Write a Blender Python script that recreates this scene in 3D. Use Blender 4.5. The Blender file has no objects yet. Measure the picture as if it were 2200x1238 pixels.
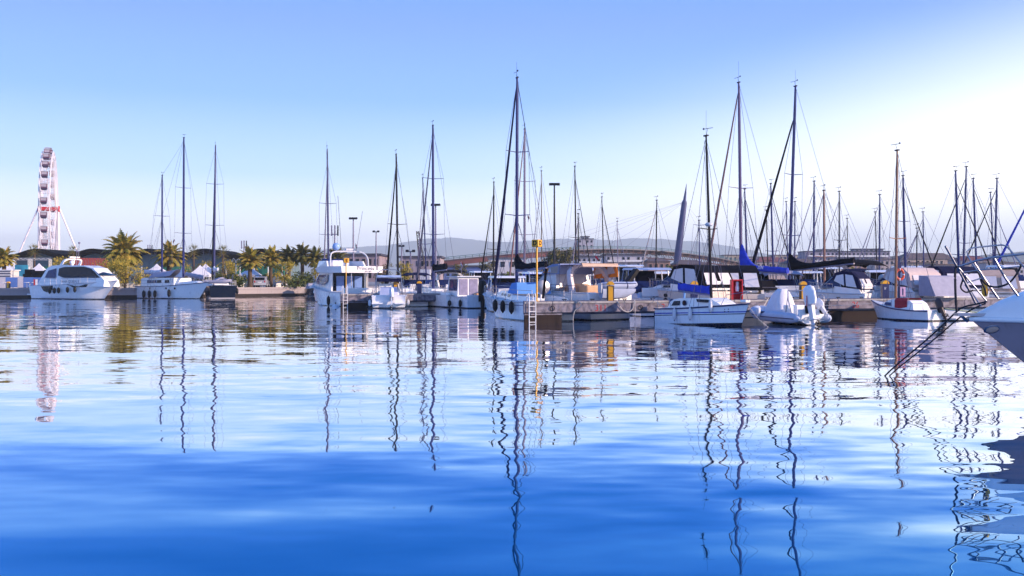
import bpy, bmesh, math, random
from math import sin, cos, pi, radians as R, atan2, hypot, sqrt
from mathutils import Vector, Matrix

# ------------------------------------------------------------------ camera, sky, sun, exposure
SC = bpy.context.scene
COL = SC.collection
F, HOR, CAMZ = 2000.0, 603.0, 2.1        # focal length in photo pixels, horizon row, eye height in metres
cam_d = bpy.data.cameras.new("camera"); cam = bpy.data.objects.new("camera", cam_d); COL.objects.link(cam)
cam.location = (0, 0, CAMZ); cam.rotation_euler = (R(90), 0, 0)
cam_d.sensor_width = 36; cam_d.lens = 36 * F / 2200
cam_d.shift_y = (HOR - 619) / 2200
cam_d.clip_start = 0.1; cam_d.clip_end = 30000
SC.camera = cam

SUN_AZ, SUN_EL = 109.0, 17.0               # degrees to the right of the view direction, height
sd = bpy.data.lights.new("sun", 'SUN'); so = bpy.data.objects.new("sun", sd); COL.objects.link(so)
sd.energy = 5.0; sd.angle = R(0.5); sd.color = (1.0, 0.75, 0.57)
svec = Vector((sin(R(SUN_AZ)) * cos(R(SUN_EL)), cos(R(SUN_AZ)) * cos(R(SUN_EL)), sin(R(SUN_EL))))
so.rotation_euler = svec.to_track_quat('Z', 'Y').to_euler()

W = bpy.data.worlds.new("World"); SC.world = W; W.use_nodes = True
nt = W.node_tree; nt.nodes.clear()
def N(tree, typ, **kw):
    n = tree.nodes.new(typ)
    for k, v in kw.items():
        if k in n.inputs: n.inputs[k].default_value = v
        else: setattr(n, k, v)
    return n
def L(tree, a, b): tree.links.new(a, b)
sky = N(nt, 'ShaderNodeTexSky', sky_type='NISHITA', sun_disc=False, sun_elevation=R(SUN_EL), sun_rotation=R(SUN_AZ),
        air_density=1.0, dust_density=0.6, ozone_density=3.0)
tc = N(nt, 'ShaderNodeTexCoord'); sep = N(nt, 'ShaderNodeSeparateXYZ'); L(nt, tc.outputs['Generated'], sep.inputs[0])
def ramp(tree, fac, stops, interp='EASE'):
    r = tree.nodes.new('ShaderNodeValToRGB'); r.color_ramp.interpolation = interp
    e = r.color_ramp.elements
    while len(e) < len(stops): e.new(0.5)
    for i, (p, c) in enumerate(stops): e[i].position = p; e[i].color = (*c, 1)
    L(tree, fac, r.inputs[0]); return r.outputs[0]
def lin(r, g, b):
    f = lambda v: (v / 255 / 12.92) if v <= 10 else ((v / 255 + .055) / 1.055) ** 2.4
    return (f(r), f(g), f(b))
def mrange(tree, v, a, b, c=0, d=1, typ='SMOOTHSTEP'):
    n = N(tree, 'ShaderNodeMapRange', interpolation_type=typ)
    for i, x in ((1, a), (2, b), (3, c), (4, d)): n.inputs[i].default_value = x
    L(tree, v, n.inputs[0]); return n.outputs[0]
def mixc(tree, fac, a, b, bt='MIX'):
    n = N(tree, 'ShaderNodeMix', data_type='RGBA', blend_type=bt)
    for s, v in ((n.inputs[0], fac), (n.inputs[6], a), (n.inputs[7], b)):
        if hasattr(v, 'is_output') or isinstance(v, bpy.types.NodeSocket): L(tree, v, s)
        else: s.default_value = v if not isinstance(v, tuple) or len(v) == 4 else (*v, 1)
    return n.outputs[2]
def mth(tree, op, a, b=0.0):
    n = N(tree, 'ShaderNodeMath', operation=op)
    for s, v in ((n.inputs[0], a), (n.inputs[1], b)):
        if isinstance(v, bpy.types.NodeSocket): L(tree, v, s)
        else: s.default_value = v
    return n.outputs[0]
# evening sky by direction: clear blue overhead, pale at the horizon, bright round the sun on the right
azi = mth(nt, 'ARCTAN2', sep.outputs[0], sep.outputs[1])
elev = mth(nt, 'ARCSINE', sep.outputs[2])
grad0 = ramp(nt, mth(nt, 'DIVIDE', elev, pi / 2), [(0.0, (1.45, 1.40, 1.42)), (0.03, (1.25, 1.28, 1.32)), (0.07, (0.44, .68, 1.04)),
        (0.12, (0.17, .39, 0.97)), (0.17, (0.13, .285, 0.90)), (0.205, (0.085, .25, 0.82)), (0.27, (0.015, .19, 0.66)), (0.55, (0.03, .17, .58)), (1.0, (0.05, .17, .52))], 'LINEAR')
back = ramp(nt, mth(nt, 'DIVIDE', elev, pi / 2), [(0.0, (0.42, .52, .84)), (0.15, (0.16, .34, .76)), (0.5, (0.03, .17, .58)), (1.0, (0.05, .17, .52))], 'LINEAR')
grad = mixc(nt, mrange(nt, mth(nt, 'ABSOLUTE', azi), 1.0, 2.0), grad0, back)   # unseen sky behind the camera, its blue tuned to shape the fill light
# how far the glow round the sun reaches up
glow_a = mth(nt, 'MULTIPLY', mrange(nt, azi, -0.35, 0.62), mrange(nt, azi, 2.6, 1.9))
glow_e = mrange(nt, mth(nt, 'ADD', elev, mth(nt, 'MULTIPLY', azi, -0.17)), 0.212, 0.0)
glow = mth(nt, 'MULTIPLY', glow_a, glow_e)
grad2 = mixc(nt, glow, grad, (1.3, 1.27, 1.28, 1))
cn = N(nt, 'ShaderNodeTexNoise', noise_dimensions='3D'); cn.inputs['Scale'].default_value = 9.0; cn.inputs['Detail'].default_value = 5.0
cmap = N(nt, 'ShaderNodeMapping'); cmap.inputs['Scale'].default_value = (1, 1, 3.0); L(nt, tc.outputs['Generated'], cmap.inputs[0]); L(nt, cmap.outputs[0], cn.inputs['Vector'])
cl = mth(nt, 'MULTIPLY', mrange(nt, cn.outputs[0], 0.52, 0.68), mrange(nt, elev, 0.085, 0.02))
grad3 = mixc(nt, mth(nt, 'MULTIPLY', cl, 0.4), grad2, (*lin(252, 240, 242), 1))
SKY_S = 0.10
sc_ = N(nt, 'ShaderNodeVectorMath', operation='SCALE'); L(nt, grad3, sc_.inputs[0]); sc_.inputs['Scale'].default_value = 1 / SKY_S
skymix = mixc(nt, 0.95, sky.outputs[0], sc_.outputs[0])
bg = N(nt, 'ShaderNodeBackground'); bg.inputs['Strength'].default_value = SKY_S; L(nt, skymix, bg.inputs[0])
wo = N(nt, 'ShaderNodeOutputWorld'); L(nt, bg.outputs[0], wo.inputs[0])

vs = SC.view_settings
vs.view_transform = 'Standard'; vs.look = 'None'; vs.gamma = 1; vs.use_curve_mapping = False; vs.exposure = 0.7
SC.cycles.max_bounces = 8; SC.cycles.transparent_max_bounces = 24
SC.cycles.use_denoising = True

# ------------------------------------------------------------------ helpers
def P(x, y, Y):
    """world point seen at photo pixel (x, y) at depth Y"""
    return Vector(((x - 1100) / F * Y, Y, CAMZ - (y - HOR) / F * Y))
def XW(x, Y): return (x - 1100) / F * Y
def ZW(y, Y): return CAMZ - (y - HOR) / F * Y
def DW(y): return CAMZ * F / (y - HOR)       # depth of the water surface at photo row y

MATS = {}
def mat(name, col, rough=0.5, metal=0.0, vary=0.12, scale=3.0, spec=0.5, bump=0.0, col2=None, coat=0.0, trans=0.0, alpha=1.0, bscale=None):
    """painted / weathered surface: two-octave procedural variation of the base colour, roughness and optional bump"""
    if name in MATS: return MATS[name]
    m = bpy.data.materials.new(name); m.use_nodes = True; t = m.node_tree; b = t.nodes['Principled BSDF']
    tcn = N(t, 'ShaderNodeTexCoord')
    nz = N(t, 'ShaderNodeTexNoise'); nz.inputs['Scale'].default_value = scale; nz.inputs['Detail'].default_value = 6; nz.inputs['Roughness'].default_value = 0.62
    L(t, tcn.outputs['Object'], nz.inputs['Vector'])
    f = mrange(t, nz.outputs[0], 0.3, 0.72)
    c2 = col2 or tuple(max(0, c * (1 - vary)) for c in col)
    L(t, mixc(t, f, (*col, 1), (*c2, 1)), b.inputs['Base Color'])
    L(t, mrange(t, nz.outputs[0], 0.2, 0.8, max(0, rough - 0.08), min(1, rough + 0.1), 'LINEAR'), b.inputs['Roughness'])
    b.inputs['Metallic'].default_value = metal
    b.inputs['Specular IOR Level'].default_value = spec
    b.inputs['Coat Weight'].default_value = coat
    b.inputs['Alpha'].default_value = alpha
    if trans: b.inputs['Transmission Weight'].default_value = trans
    if bump:
        bn = N(t, 'ShaderNodeBump'); bn.inputs['Strength'].default_value = bump; bn.inputs['Distance'].default_value = 0.03
        n2 = N(t, 'ShaderNodeTexNoise'); n2.inputs['Scale'].default_value = bscale or scale * 6; n2.inputs['Detail'].default_value = 4
        L(t, tcn.outputs['Object'], n2.inputs['Vector']); L(t, n2.outputs[0], bn.inputs['Height']); L(t, bn.outputs[0], b.inputs['Normal'])
    MATS[name] = m
    return m
def striped(name, base, stripes, rough=0.25, axis=2, vary=0.06, coat=0.3, tilt=0.0):
    """paint in bands by height in the object's own space: stripes = [(from, to, colour)]"""
    if name in MATS: return MATS[name]
    m = mat(name, base, rough, vary=vary, coat=coat); t = m.node_tree; b = t.nodes['Principled BSDF']
    src = b.inputs['Base Color'].links[0].from_socket
    tcn = N(t, 'ShaderNodeTexCoord'); sp = N(t, 'ShaderNodeSeparateXYZ'); L(t, tcn.outputs['Object'], sp.inputs[0])
    z = sp.outputs[axis]
    if tilt: z = mth(t, 'SUBTRACT', z, mth(t, 'MULTIPLY', sp.outputs[0], tilt))
    for a, bb, c in stripes:
        f = mth(t, 'MULTIPLY', mth(t, 'GREATER_THAN', z, a), mth(t, 'LESS_THAN', z, bb))
        src = mixc(t, f, src, (*c, 1))
    # streaks of grime running down from the deck
    nz = N(t, 'ShaderNodeTexNoise'); nz.inputs['Scale'].default_value = 2.2; nz.inputs['Detail'].default_value = 5
    mp = N(t, 'ShaderNodeMapping'); mp.inputs['Scale'].default_value = (3, 3, 0.35); L(t, tcn.outputs['Object'], mp.inputs[0]); L(t, mp.outputs[0], nz.inputs['Vector'])
    src = mixc(t, mrange(t, nz.outputs[0], 0.55, 0.8, 0, 0.35), src, (0.32, 0.29, 0.25, 1), 'MULTIPLY')
    L(t, src, b.inputs['Base Color'])
    return m

class MB:
    """collects shapes for ONE mesh object"""
    def __init__(s): s.v = []; s.f = []
    def add(s, vs, fs):
        o = len(s.v); s.v += [tuple(v) for v in vs]; s.f += [tuple(i + o for i in f) for f in fs]; return s
    def box(s, c, d, rz=0.0, rx=0.0, ry=0.0):
        M = Matrix.Translation(c) @ Matrix.Rotation(rz, 4, 'Z') @ Matrix.Rotation(ry, 4, 'Y') @ Matrix.Rotation(rx, 4, 'X')
        x, y, z = d[0] / 2, d[1] / 2, d[2] / 2
        return s.hexa([M @ Vector(p) for p in ((-x, -y, -z), (x, -y, -z), (x, y, -z), (-x, y, -z), (-x, -y, z), (x, -y, z), (x, y, z), (-x, y, z))])
    def hexa(s, p): return s.add(p, [(0, 3, 2, 1), (4, 5, 6, 7), (0, 1, 5, 4), (1, 2, 6, 5), (2, 3, 7, 6), (3, 0, 4, 7)])
    def tube(s, pts, r, n=6, cap=True):
        pts = [Vector(p) for p in pts]; k = len(pts); rs = r if isinstance(r, (list, tuple)) else [r] * k
        rings = []
        up = Vector((0, 0, 1))
        d0 = (pts[1] - pts[0]).normalized()
        if abs(d0.z) > 0.95: up = Vector((1, 0, 0))
        for i, p in enumerate(pts):
            a = pts[max(0, i - 1)]; b = pts[min(k - 1, i + 1)]; d = (b - a)
            d = d.normalized() if d.length > 1e-9 else d0
            u = d.cross(up)
            if u.length < 1e-6: u = d.cross(Vector((1, 0.3, 0)))
            u.normalize(); w = u.cross(d).normalized()
            rings.append([p + (u * cos(2 * pi * j / n) + w * sin(2 * pi * j / n)) * rs[i] for j in range(n)])
        return s.loft(rings, True, cap)
    def loft(s, rings, closed=True, cap=True):
        n = len(rings[0]); o = len(s.v)
        for r_ in rings: s.v += [tuple(p) for p in r_]
        m = n if closed else n - 1
        for i in range(len(rings) - 1):
            for j in range(m):
                a = o + i * n + j; b = o + i * n + (j + 1) % n
                s.f.append((a, b, b + n, a + n))
        if cap:
            s.f.append(tuple(o + j for j in reversed(range(n)))); e = o + (len(rings) - 1) * n
            s.f.append(tuple(e + j for j in range(n)))
        return s
    def lathe(s, prof, c=(0, 0, 0), n=12, axis='Z', M=None):
        rings = []
        for r_, h in prof:
            ring = []
            for j in range(n):
                a = 2 * pi * j / n; p = Vector((r_ * cos(a), r_ * sin(a), h))
                if axis == 'X': p = Vector((h, r_ * cos(a), r_ * sin(a)))
                if axis == 'Y': p = Vector((r_ * sin(a), h, r_ * cos(a)))
                if M: p = M @ p
                ring.append(p + Vector(c))
            rings.append(ring)
        return s.loft(rings, True, True)
    def prism(s, poly, fn):
        """poly of (a, b) pairs; fn(a, b, t) -> point, t = 0 / 1 for the two faces"""
        n = len(poly)
        return s.loft([[fn(a, b, 0) for a, b in poly], [fn(a, b, 1) for a, b in poly]], True, True)
    def sheet(s, rows):
        n = len(rows[0]); o = len(s.v)
        for r_ in rows: s.v += [tuple(p) for p in r_]
        for i in range(len(rows) - 1):
            for j in range(n - 1):
                a = o + i * n + j; s.f.append((a, a + 1, a + n + 1, a + n))
        return s
    def ell(s, c, r, n=10, m=6):
        if not isinstance(r, (tuple, list)): r = (r, r, r)
        rings = []
        for i in range(m + 1):
            t = -pi / 2 + pi * i / m; t = max(-pi / 2 + .02, min(pi / 2 - .02, t))
            rings.append([(c[0] + r[0] * cos(t) * cos(2 * pi * j / n), c[1] + r[1] * cos(t) * sin(2 * pi * j / n), c[2] + r[2] * sin(t)) for j in range(n)])
        return s.loft(rings, True, True)
    def build(s, name, m, parent=None, smooth=None, bevel=0.0):
        me = bpy.data.meshes.new(name); me.from_pydata(s.v, [], s.f); me.validate()
        bm = bmesh.new(); bm.from_mesh(me); bmesh.ops.recalc_face_normals(bm, faces=bm.faces); bm.to_mesh(me); bm.free()
        me.materials.append(m)
        o = bpy.data.objects.new(name, me); COL.objects.link(o)
        if parent: o.parent = parent
        if smooth is not None:
            me.polygons.foreach_set('use_smooth', [True] * len(me.polygons)); me.set_sharp_from_angle(angle=R(smooth))
        if bevel:
            b = o.modifiers.new('bevel', 'BEVEL'); b.width = bevel; b.segments = 2; b.limit_method = 'ANGLE'
        return o
def tag(o, label, cat, group=None):
    o['label'] = label; o['category'] = cat
    if group: o['group'] = group
    return o
def thing(name, label, cat, loc=(0, 0, 0), rz=0.0, group=None):
    o = bpy.data.objects.new(name, None); COL.objects.link(o); o.location = loc; o.rotation_euler = (0, 0, rz); o.empty_display_size = 0.2
    return tag(o, label, cat, group)
def struct(o): o['kind'] = 'structure'; return o
def stuff(o): o['kind'] = 'stuff'; return o
def copy_tree(o, parent=None):
    c = o.copy(); COL.objects.link(c); c.parent = parent
    for ch in list(o.children): copy_tree(ch, c)
    return c
def text(s, size, m, parent, loc, rot, name='lettering', ext=0.004, align='CENTER', bold=0.0):
    cu = bpy.data.curves.new(name, 'FONT'); cu.body = s; cu.size = size; cu.extrude = ext; cu.offset = bold; cu.align_x = align; cu.align_y = 'CENTER'
    o = bpy.data.objects.new(name, cu); COL.objects.link(o)
    me = bpy.data.meshes.new_from_object(o); bpy.data.objects.remove(o)
    me.materials.clear(); me.materials.append(m)
    o = bpy.data.objects.new(name, me); COL.objects.link(o); o.parent = parent; o.location = loc; o.rotation_euler = rot
    return o

# ------------------------------------------------------------------ materials
WHITE = mat('gelcoat_white', (0.84, 0.83, 0.83), 0.22, vary=0.07, coat=0.3)
WHITE2 = mat('paint_white', (0.74, 0.74, 0.76), 0.45, vary=0.10)
CREAM = mat('gelcoat_cream', (0.72, 0.66, 0.58), 0.3, vary=0.1)
GREYW = mat('grey_plastic', (0.48, 0.50, 0.56), 0.5, vary=0.1)
DECKM = mat('deck_nonskid', (0.62, 0.63, 0.66), 0.6, vary=0.12)
GLASSD = mat('dark_glass', (0.004, 0.004, 0.012), 0.08, spec=0.3, vary=0.3)
GLASSB = mat('blue_glass', (0.012, 0.025, 0.12), 0.06, spec=0.4, vary=0.3)
MASTB = mat('mast_alloy', (0.018, 0.026, 0.14), 0.4, vary=0.25, spec=.25)
MASTD = mat('mast_dark', (0.008, 0.008, 0.015), 0.5, vary=0.2, spec=.2)
MASTW = mat('mast_wood', (0.28, 0.12, 0.045), 0.4, vary=0.3)
MASTP = mat('mast_pale', (0.20, 0.18, 0.27), 0.4, vary=0.2, spec=.3)
STEEL = mat('stainless_steel', (0.34, 0.34, 0.39), 0.34, metal=1.0, vary=0.1)
WIRE = mat('rig_wire', (0.06, 0.07, 0.13), 0.5, spec=.3)
BLACK = mat('black_rubber', (0.006, 0.006, 0.009), 0.6, vary=0.3, spec=.2)
CANVD = mat('canvas_dark', (0.004, 0.004, 0.010), 0.9, vary=0.35, bump=0.3, spec=.12)
CANVN = mat('canvas_navy', (0.006, 0.008, 0.045), 0.9, vary=0.3, bump=0.3, spec=.15)
CANVB = mat('canvas_blue', (0.012, 0.04, 0.5), 0.8, vary=0.35, bump=0.4)
CANVW = mat('canvas_white', (0.66, 0.66, 0.74), 0.85, vary=0.12, bump=0.4)
CANVG = mat('canvas_grey', (0.30, 0.30, 0.40), 0.85, vary=0.15, bump=0.4)
CANVT = mat('canvas_tan', (0.50, 0.36, 0.29), 0.85, vary=0.15, bump=0.4)
ORANGE = mat('canvas_orange', (0.85, 0.24, 0.02), 0.8, vary=0.15)
BEIGE = mat('beige_upholstery', (0.52, 0.30, 0.17), 0.6, vary=0.2)
CLEARV = mat('clear_vinyl', (0.62, 0.60, 0.64), 0.15, vary=0.1)
RED = mat('red_paint', (0.55, 0.02, 0.03), 0.45, vary=0.2)
REDC = mat('red_canvas', (0.42, 0.015, 0.03), 0.8, vary=0.25, bump=0.3)
YELLOW = mat('yellow_paint', (0.75, 0.36, 0.01), 0.4, vary=0.15)
NAVYP = mat('navy_paint', (0.014, 0.016, 0.09), 0.35, vary=0.2)
FENDB = mat('fender_black', (0.005, 0.005, 0.008), 0.5, spec=.25)
FENDW = mat('fender_white', (0.66, 0.66, 0.70), 0.4)
WOOD = mat('varnished_wood', (0.20, 0.08, 0.03), 0.4, vary=0.3)
ROPE = mat('rope_white', (0.55, 0.52, 0.50), 0.9, vary=0.3)
ROPED = mat('rope_dark', (0.02, 0.02, 0.03), 0.9, vary=0.3)
GREENW = mat('white_flag', (0.7, 0.7, 0.7), 0.8)
# ------------------------------------------------------------------ water
def water():
    mb = MB(); S = 7000
    mb.sheet([[(-S, -40, 0), (S, -40, 0)], [(-S, 7200, 0), (S, 7200, 0)]])
    m = bpy.data.materials.new('harbour_water'); m.use_nodes = True; t = m.node_tree; b = t.nodes['Principled BSDF']
    geo = N(t, 'ShaderNodeNewGeometry')
    def slopes(scale, sx, sy, amp_x, amp_y, detail=1.0, off=0.0, rot=0.0):
        mp = N(t, 'ShaderNodeMapping'); mp.inputs['Scale'].default_value = (sx, sy, 1); mp.inputs['Location'].default_value = (off, off * 1.7, off * .3); mp.inputs['Rotation'].default_value = (0, 0, rot)
        L(t, geo.outputs['Position'], mp.inputs[0])
        nz = N(t, 'ShaderNodeTexNoise'); nz.inputs['Scale'].default_value = scale; nz.inputs['Detail'].default_value = detail
        L(t, mp.outputs[0], nz.inputs['Vector'])
        v = N(t, 'ShaderNodeVectorMath', operation='SUBTRACT'); L(t, nz.outputs[1], v.inputs[0]); v.inputs[1].default_value = (.5, .5, .5)
        w = N(t, 'ShaderNodeVectorMath', operation='MULTIPLY'); L(t, v.outputs[0], w.inputs[0]); w.inputs[1].default_value = (amp_x, amp_y, 0)
        return w.outputs[0]
    def vadd(a, c):
        v = N(t, 'ShaderNodeVectorMath', operation='ADD'); L(t, a, v.inputs[0]); L(t, c, v.inputs[1]); return v.outputs[0]
    s = slopes(0.16, 0.5, 1.4, 0.010, 0.030, 0.5, 5.7, 0.12)
    s = vadd(s, slopes(0.55, 0.32, 1.25, 0.030, 0.052, 0.5, 11.0, -0.08))
    fine = slopes(1.5, 0.45, 1.25, 0.046, 0.115, 1.0, 27.0, 0.05)
    tiny = slopes(4.2, 0.5, 1.2, 0.03, 0.085, 1.0, 41.0, -0.04)
    # cat's paws: finer ripples only in patches
    pn = N(t, 'ShaderNodeTexNoise'); pn.inputs['Scale'].default_value = 0.05; pn.inputs['Detail'].default_value = 2
    pm = N(t, 'ShaderNodeMapping'); pm.inputs['Scale'].default_value = (0.5, 1.6, 1); L(t, geo.outputs['Position'], pm.inputs[0]); L(t, pm.outputs[0], pn.inputs['Vector'])
    sy_ = N(t, 'ShaderNodeSeparateXYZ'); L(t, geo.outputs['Position'], sy_.inputs[0])
    pk = mth(t, 'MULTIPLY', mrange(t, pn.outputs[0], 0.35, 0.65, 0.25, 1.0), mrange(t, sy_.outputs[1], 9, 28, 0.85, 1.0))
    fs = N(t, 'ShaderNodeVectorMath', operation='SCALE'); L(t, fine, fs.inputs[0]); L(t, pk, fs.inputs['Scale'])
    s = vadd(s, fs.outputs[0])
    ts = N(t, 'ShaderNodeVectorMath', operation='SCALE'); L(t, tiny, ts.inputs[0]); L(t, mth(t, 'MULTIPLY', pk, mrange(t, sy_.outputs[1], 7, 26, 0.3, 1.0)), ts.inputs['Scale'])
    s = vadd(s, ts.outputs[0])
    # the basin lies calmer in the lee of the pontoons
    lee = ramp(t, mth(t, 'DIVIDE', sy_.outputs[1], 100.0), [(0.0, (1.0,) * 3), (0.10, (1.0,) * 3), (0.20, (0.62,) * 3), (0.36, (0.38,) * 3), (0.50, (0.42,) * 3), (1.0, (0.55,) * 3)], 'LINEAR')
    lv = N(t, 'ShaderNodeCombineXYZ'); lv.inputs[0].default_value = 1.0; L(t, mth(t, 'MULTIPLY', lee, 1.8), lv.inputs[1])
    lm = N(t, 'ShaderNodeVectorMath', operation='MULTIPLY'); L(t, s, lm.inputs[0]); L(t, lv.outputs[0], lm.inputs[1]); s = lm.outputs[0]
    cmb = N(t, 'ShaderNodeVectorMath', operation='ADD'); L(t, s, cmb.inputs[0]); cmb.inputs[1].default_value = (0, 0, 1)
    nn = N(t, 'ShaderNodeVectorMath', operation='NORMALIZE'); L(t, cmb.outputs[0], nn.inputs[0])
    L(t, nn.outputs[0], b.inputs['Normal'])
    # body colour below, mirror above, by the angle the surface is seen at
    t.nodes.remove(b); out = t.nodes['Material Output']
    fr = N(t, 'ShaderNodeFresnel', IOR=1.333); L(t, nn.outputs[0], fr.inputs['Normal'])
    cv = ramp(t, fr.outputs[0], [(0.0, (0.05,) * 3), (0.10, (0.22,) * 3), (0.22, (0.50,) * 3), (0.38, (0.88,) * 3), (0.55, (0.96,) * 3), (0.8, (0.98,) * 3)], 'LINEAR')
    ti = ramp(t, fr.outputs[0], [(0.0, (0.02, .44, .86)), (0.12, (0.05, .50, .90)), (0.22, (0.24, .66, .97)), (0.31, (0.60, .84, 1.0)), (0.42, (0.92, .97, 1.0)), (0.55, (0.97, .98, 1.0))], 'LINEAR')
    df = N(t, 'ShaderNodeBsdfDiffuse', Color=(0.0, 0.05, 0.16, 1)); gl = N(t, 'ShaderNodeBsdfGlossy', Roughness=0.012, Color=(0.97, 0.98, 1, 1))
    L(t, nn.outputs[0], gl.inputs['Normal']); L(t, ti, gl.inputs['Color'])
    mx = N(t, 'ShaderNodeMixShader'); L(t, cv, mx.inputs[0]); L(t, df.outputs[0], mx.inputs[1]); L(t, gl.outputs[0], mx.inputs[2]); L(t, mx.outputs[0], out.inputs['Surface'])
    o = mb.build('water', m); struct(o)
water()
# ------------------------------------------------------------------ ground, quay, hills
GZ = 1.15
CONC = mat('concrete', (0.36, 0.34, 0.34), 0.9, vary=0.45, scale=1.3, bump=0.4)
CONCD = mat('wet_concrete', (0.12, 0.10, 0.10), 0.7, vary=0.5, scale=2.0, bump=0.4)
PAVE = mat('paving', (0.30, 0.28, 0.27), 0.9, vary=0.3)
PLAST = mat('white_plaster', (0.62, 0.60, 0.60), 0.85, vary=0.15)
DKROOF = mat('bitumen_roof', (0.006, 0.005, 0.006), 0.9, vary=0.3, spec=.1)
TRUNK = mat('bark', (0.09, 0.055, 0.035), 0.95, vary=0.5, scale=8, bump=0.6)
edge = [(-140, 106), (-62, 110), (-45, 112), (-34, 124), (-24, 134), (0, 142), (60, 165), (400, 240), (7000, 900)]
def land():
    mb = MB(); far = 7000
    mb.sheet([[(x, y + 0.5, GZ - 0.02) for x, y in edge], [(x * (1 if x > 0 else 1) - (200 if x < -100 else 0), y + 400, GZ - 0.02) for x, y in edge], [(-6900, far, GZ - 0.02)] + [(-3000 + 1100 * i, far, GZ - 0.02) for i in range(len(edge) - 2)] + [(6990, far, GZ - 0.02)]])
    mb.sheet([[(-140, 106.5, GZ - .02), (-6900, 106.5, GZ - .02)], [(-340, 506, GZ - .02), (-6900, 506, GZ - .02)], [(-6900, far, GZ - .02), (-6900, far, GZ - .02)]])
    struct(mb.build('ground', PAVE))
    q = MB()
    for (x0, y0), (x1, y1) in zip(edge[:-2], edge[1:-1]):
        d = Vector((x1 - x0, y1 - y0, 0)).normalized(); n = Vector((-d.y, d.x, 0)) * 1.2
        q.hexa([(x0, y0, -1), (x1, y1, -1), (x1 + n.x, y1 + n.y, -1), (x0 + n.x, y0 + n.y, -1), (x0, y0, GZ), (x1, y1, GZ), (x1 + n.x, y1 + n.y, GZ), (x0 + n.x, y0 + n.y, GZ)])
        a = Vector((x0, y0, 0)) - n * .06; b_ = Vector((x1, y1, 0)) - n * .06
        q.hexa([(a.x, a.y, GZ - .22), (b_.x, b_.y, GZ - .22), (x1 + n.x * .4, y1 + n.y * .4, GZ - .22), (x0 + n.x * .4, y0 + n.y * .4, GZ - .22), (a.x, a.y, GZ + .06), (b_.x, b_.y, GZ + .06), (x1 + n.x * .4, y1 + n.y * .4, GZ + .06), (x0 + n.x * .4, y0 + n.y * .4, GZ + .06)])
    m = striped('quay_concrete', (0.34, 0.29, 0.29), [(-2, 0.34, (0.035, 0.028, 0.026))], 0.9, coat=0)
    m.node_tree.nodes['Principled BSDF'].inputs['Specular IOR Level'].default_value = .1
    struct(q.build('quay', m))
land()
def ridge(name, prof, Y, depth, m, seed, rough):
    rnd = random.Random(seed); pts = []
    for (x0, y0), (x1, y1) in zip(prof[:-1], prof[1:]):
        k = max(2, int((x1 - x0) / 12))
        for i in range(k):
            t = i / k; pts.append((x0 + (x1 - x0) * t, y0 + (y1 - y0) * t + rnd.uniform(-1, 1) * rough))
    pts.append(prof[-1]); mb = MB(); rows = []
    for fy, fz in ((-1, 0), (-.62, .30), (-.3, .72), (0, 1), (.5, .8), (1, 0)):
        row = []
        for x, y in pts:
            z = max(1.2, ZW(y, Y)); row.append((XW(x, Y) * (1 + 0.0 * fy), Y + fy * depth + rnd.uniform(-.05, .05) * depth, (z - 1.0) * fz * (1 + rnd.uniform(-.08, .08) * (fz not in (0, 1))) + (0.0 if fz else -.5) + 1.0 * (fz > 0)))
        rows.append(row)
    mb.sheet(rows); return struct(mb.build(name, m, smooth=60))
HILLM = mat('hill_forest', (0.12, 0.14, 0.13), 0.95, vary=0.5, scale=0.004)
ridge('hills', [(440, 598), (560, 566), (620, 552), (660, 543), (700, 535), (760, 531), (830, 527), (880, 519), (920, 513), (970, 511), (1000, 513), (1060, 520), (1120, 519), (1190, 513),
      (1260, 514), (1320, 516), (1370, 511), (1420, 514), (1500, 519), (1560, 528), (1620, 540), (1700, 552), (1800, 560)], 5600, 900, HILLM, 3, 0.5)
ridge('hills', [(1980, 575), (2060, 560), (2110, 549), (2150, 545), (2200, 541), (2300, 538), (2400, 545)], 1900, 300, HILLM, 5, 0.8)
TERR = mat('town_hill', (0.07, 0.055, 0.05), 0.95, vary=0.5, scale=0.03)
ridge('hill', [(1500, 590), (1570, 566), (1640, 560), (1720, 556), (1800, 552), (1900, 552), (1935, 549), (1965, 546), (1990, 547), (2020, 552), (2050, 555), (2075, 551), (2100, 553), (2140, 560), (2220, 568), (2300, 590)], 620, 130, TERR, 8, 0.5)

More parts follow.
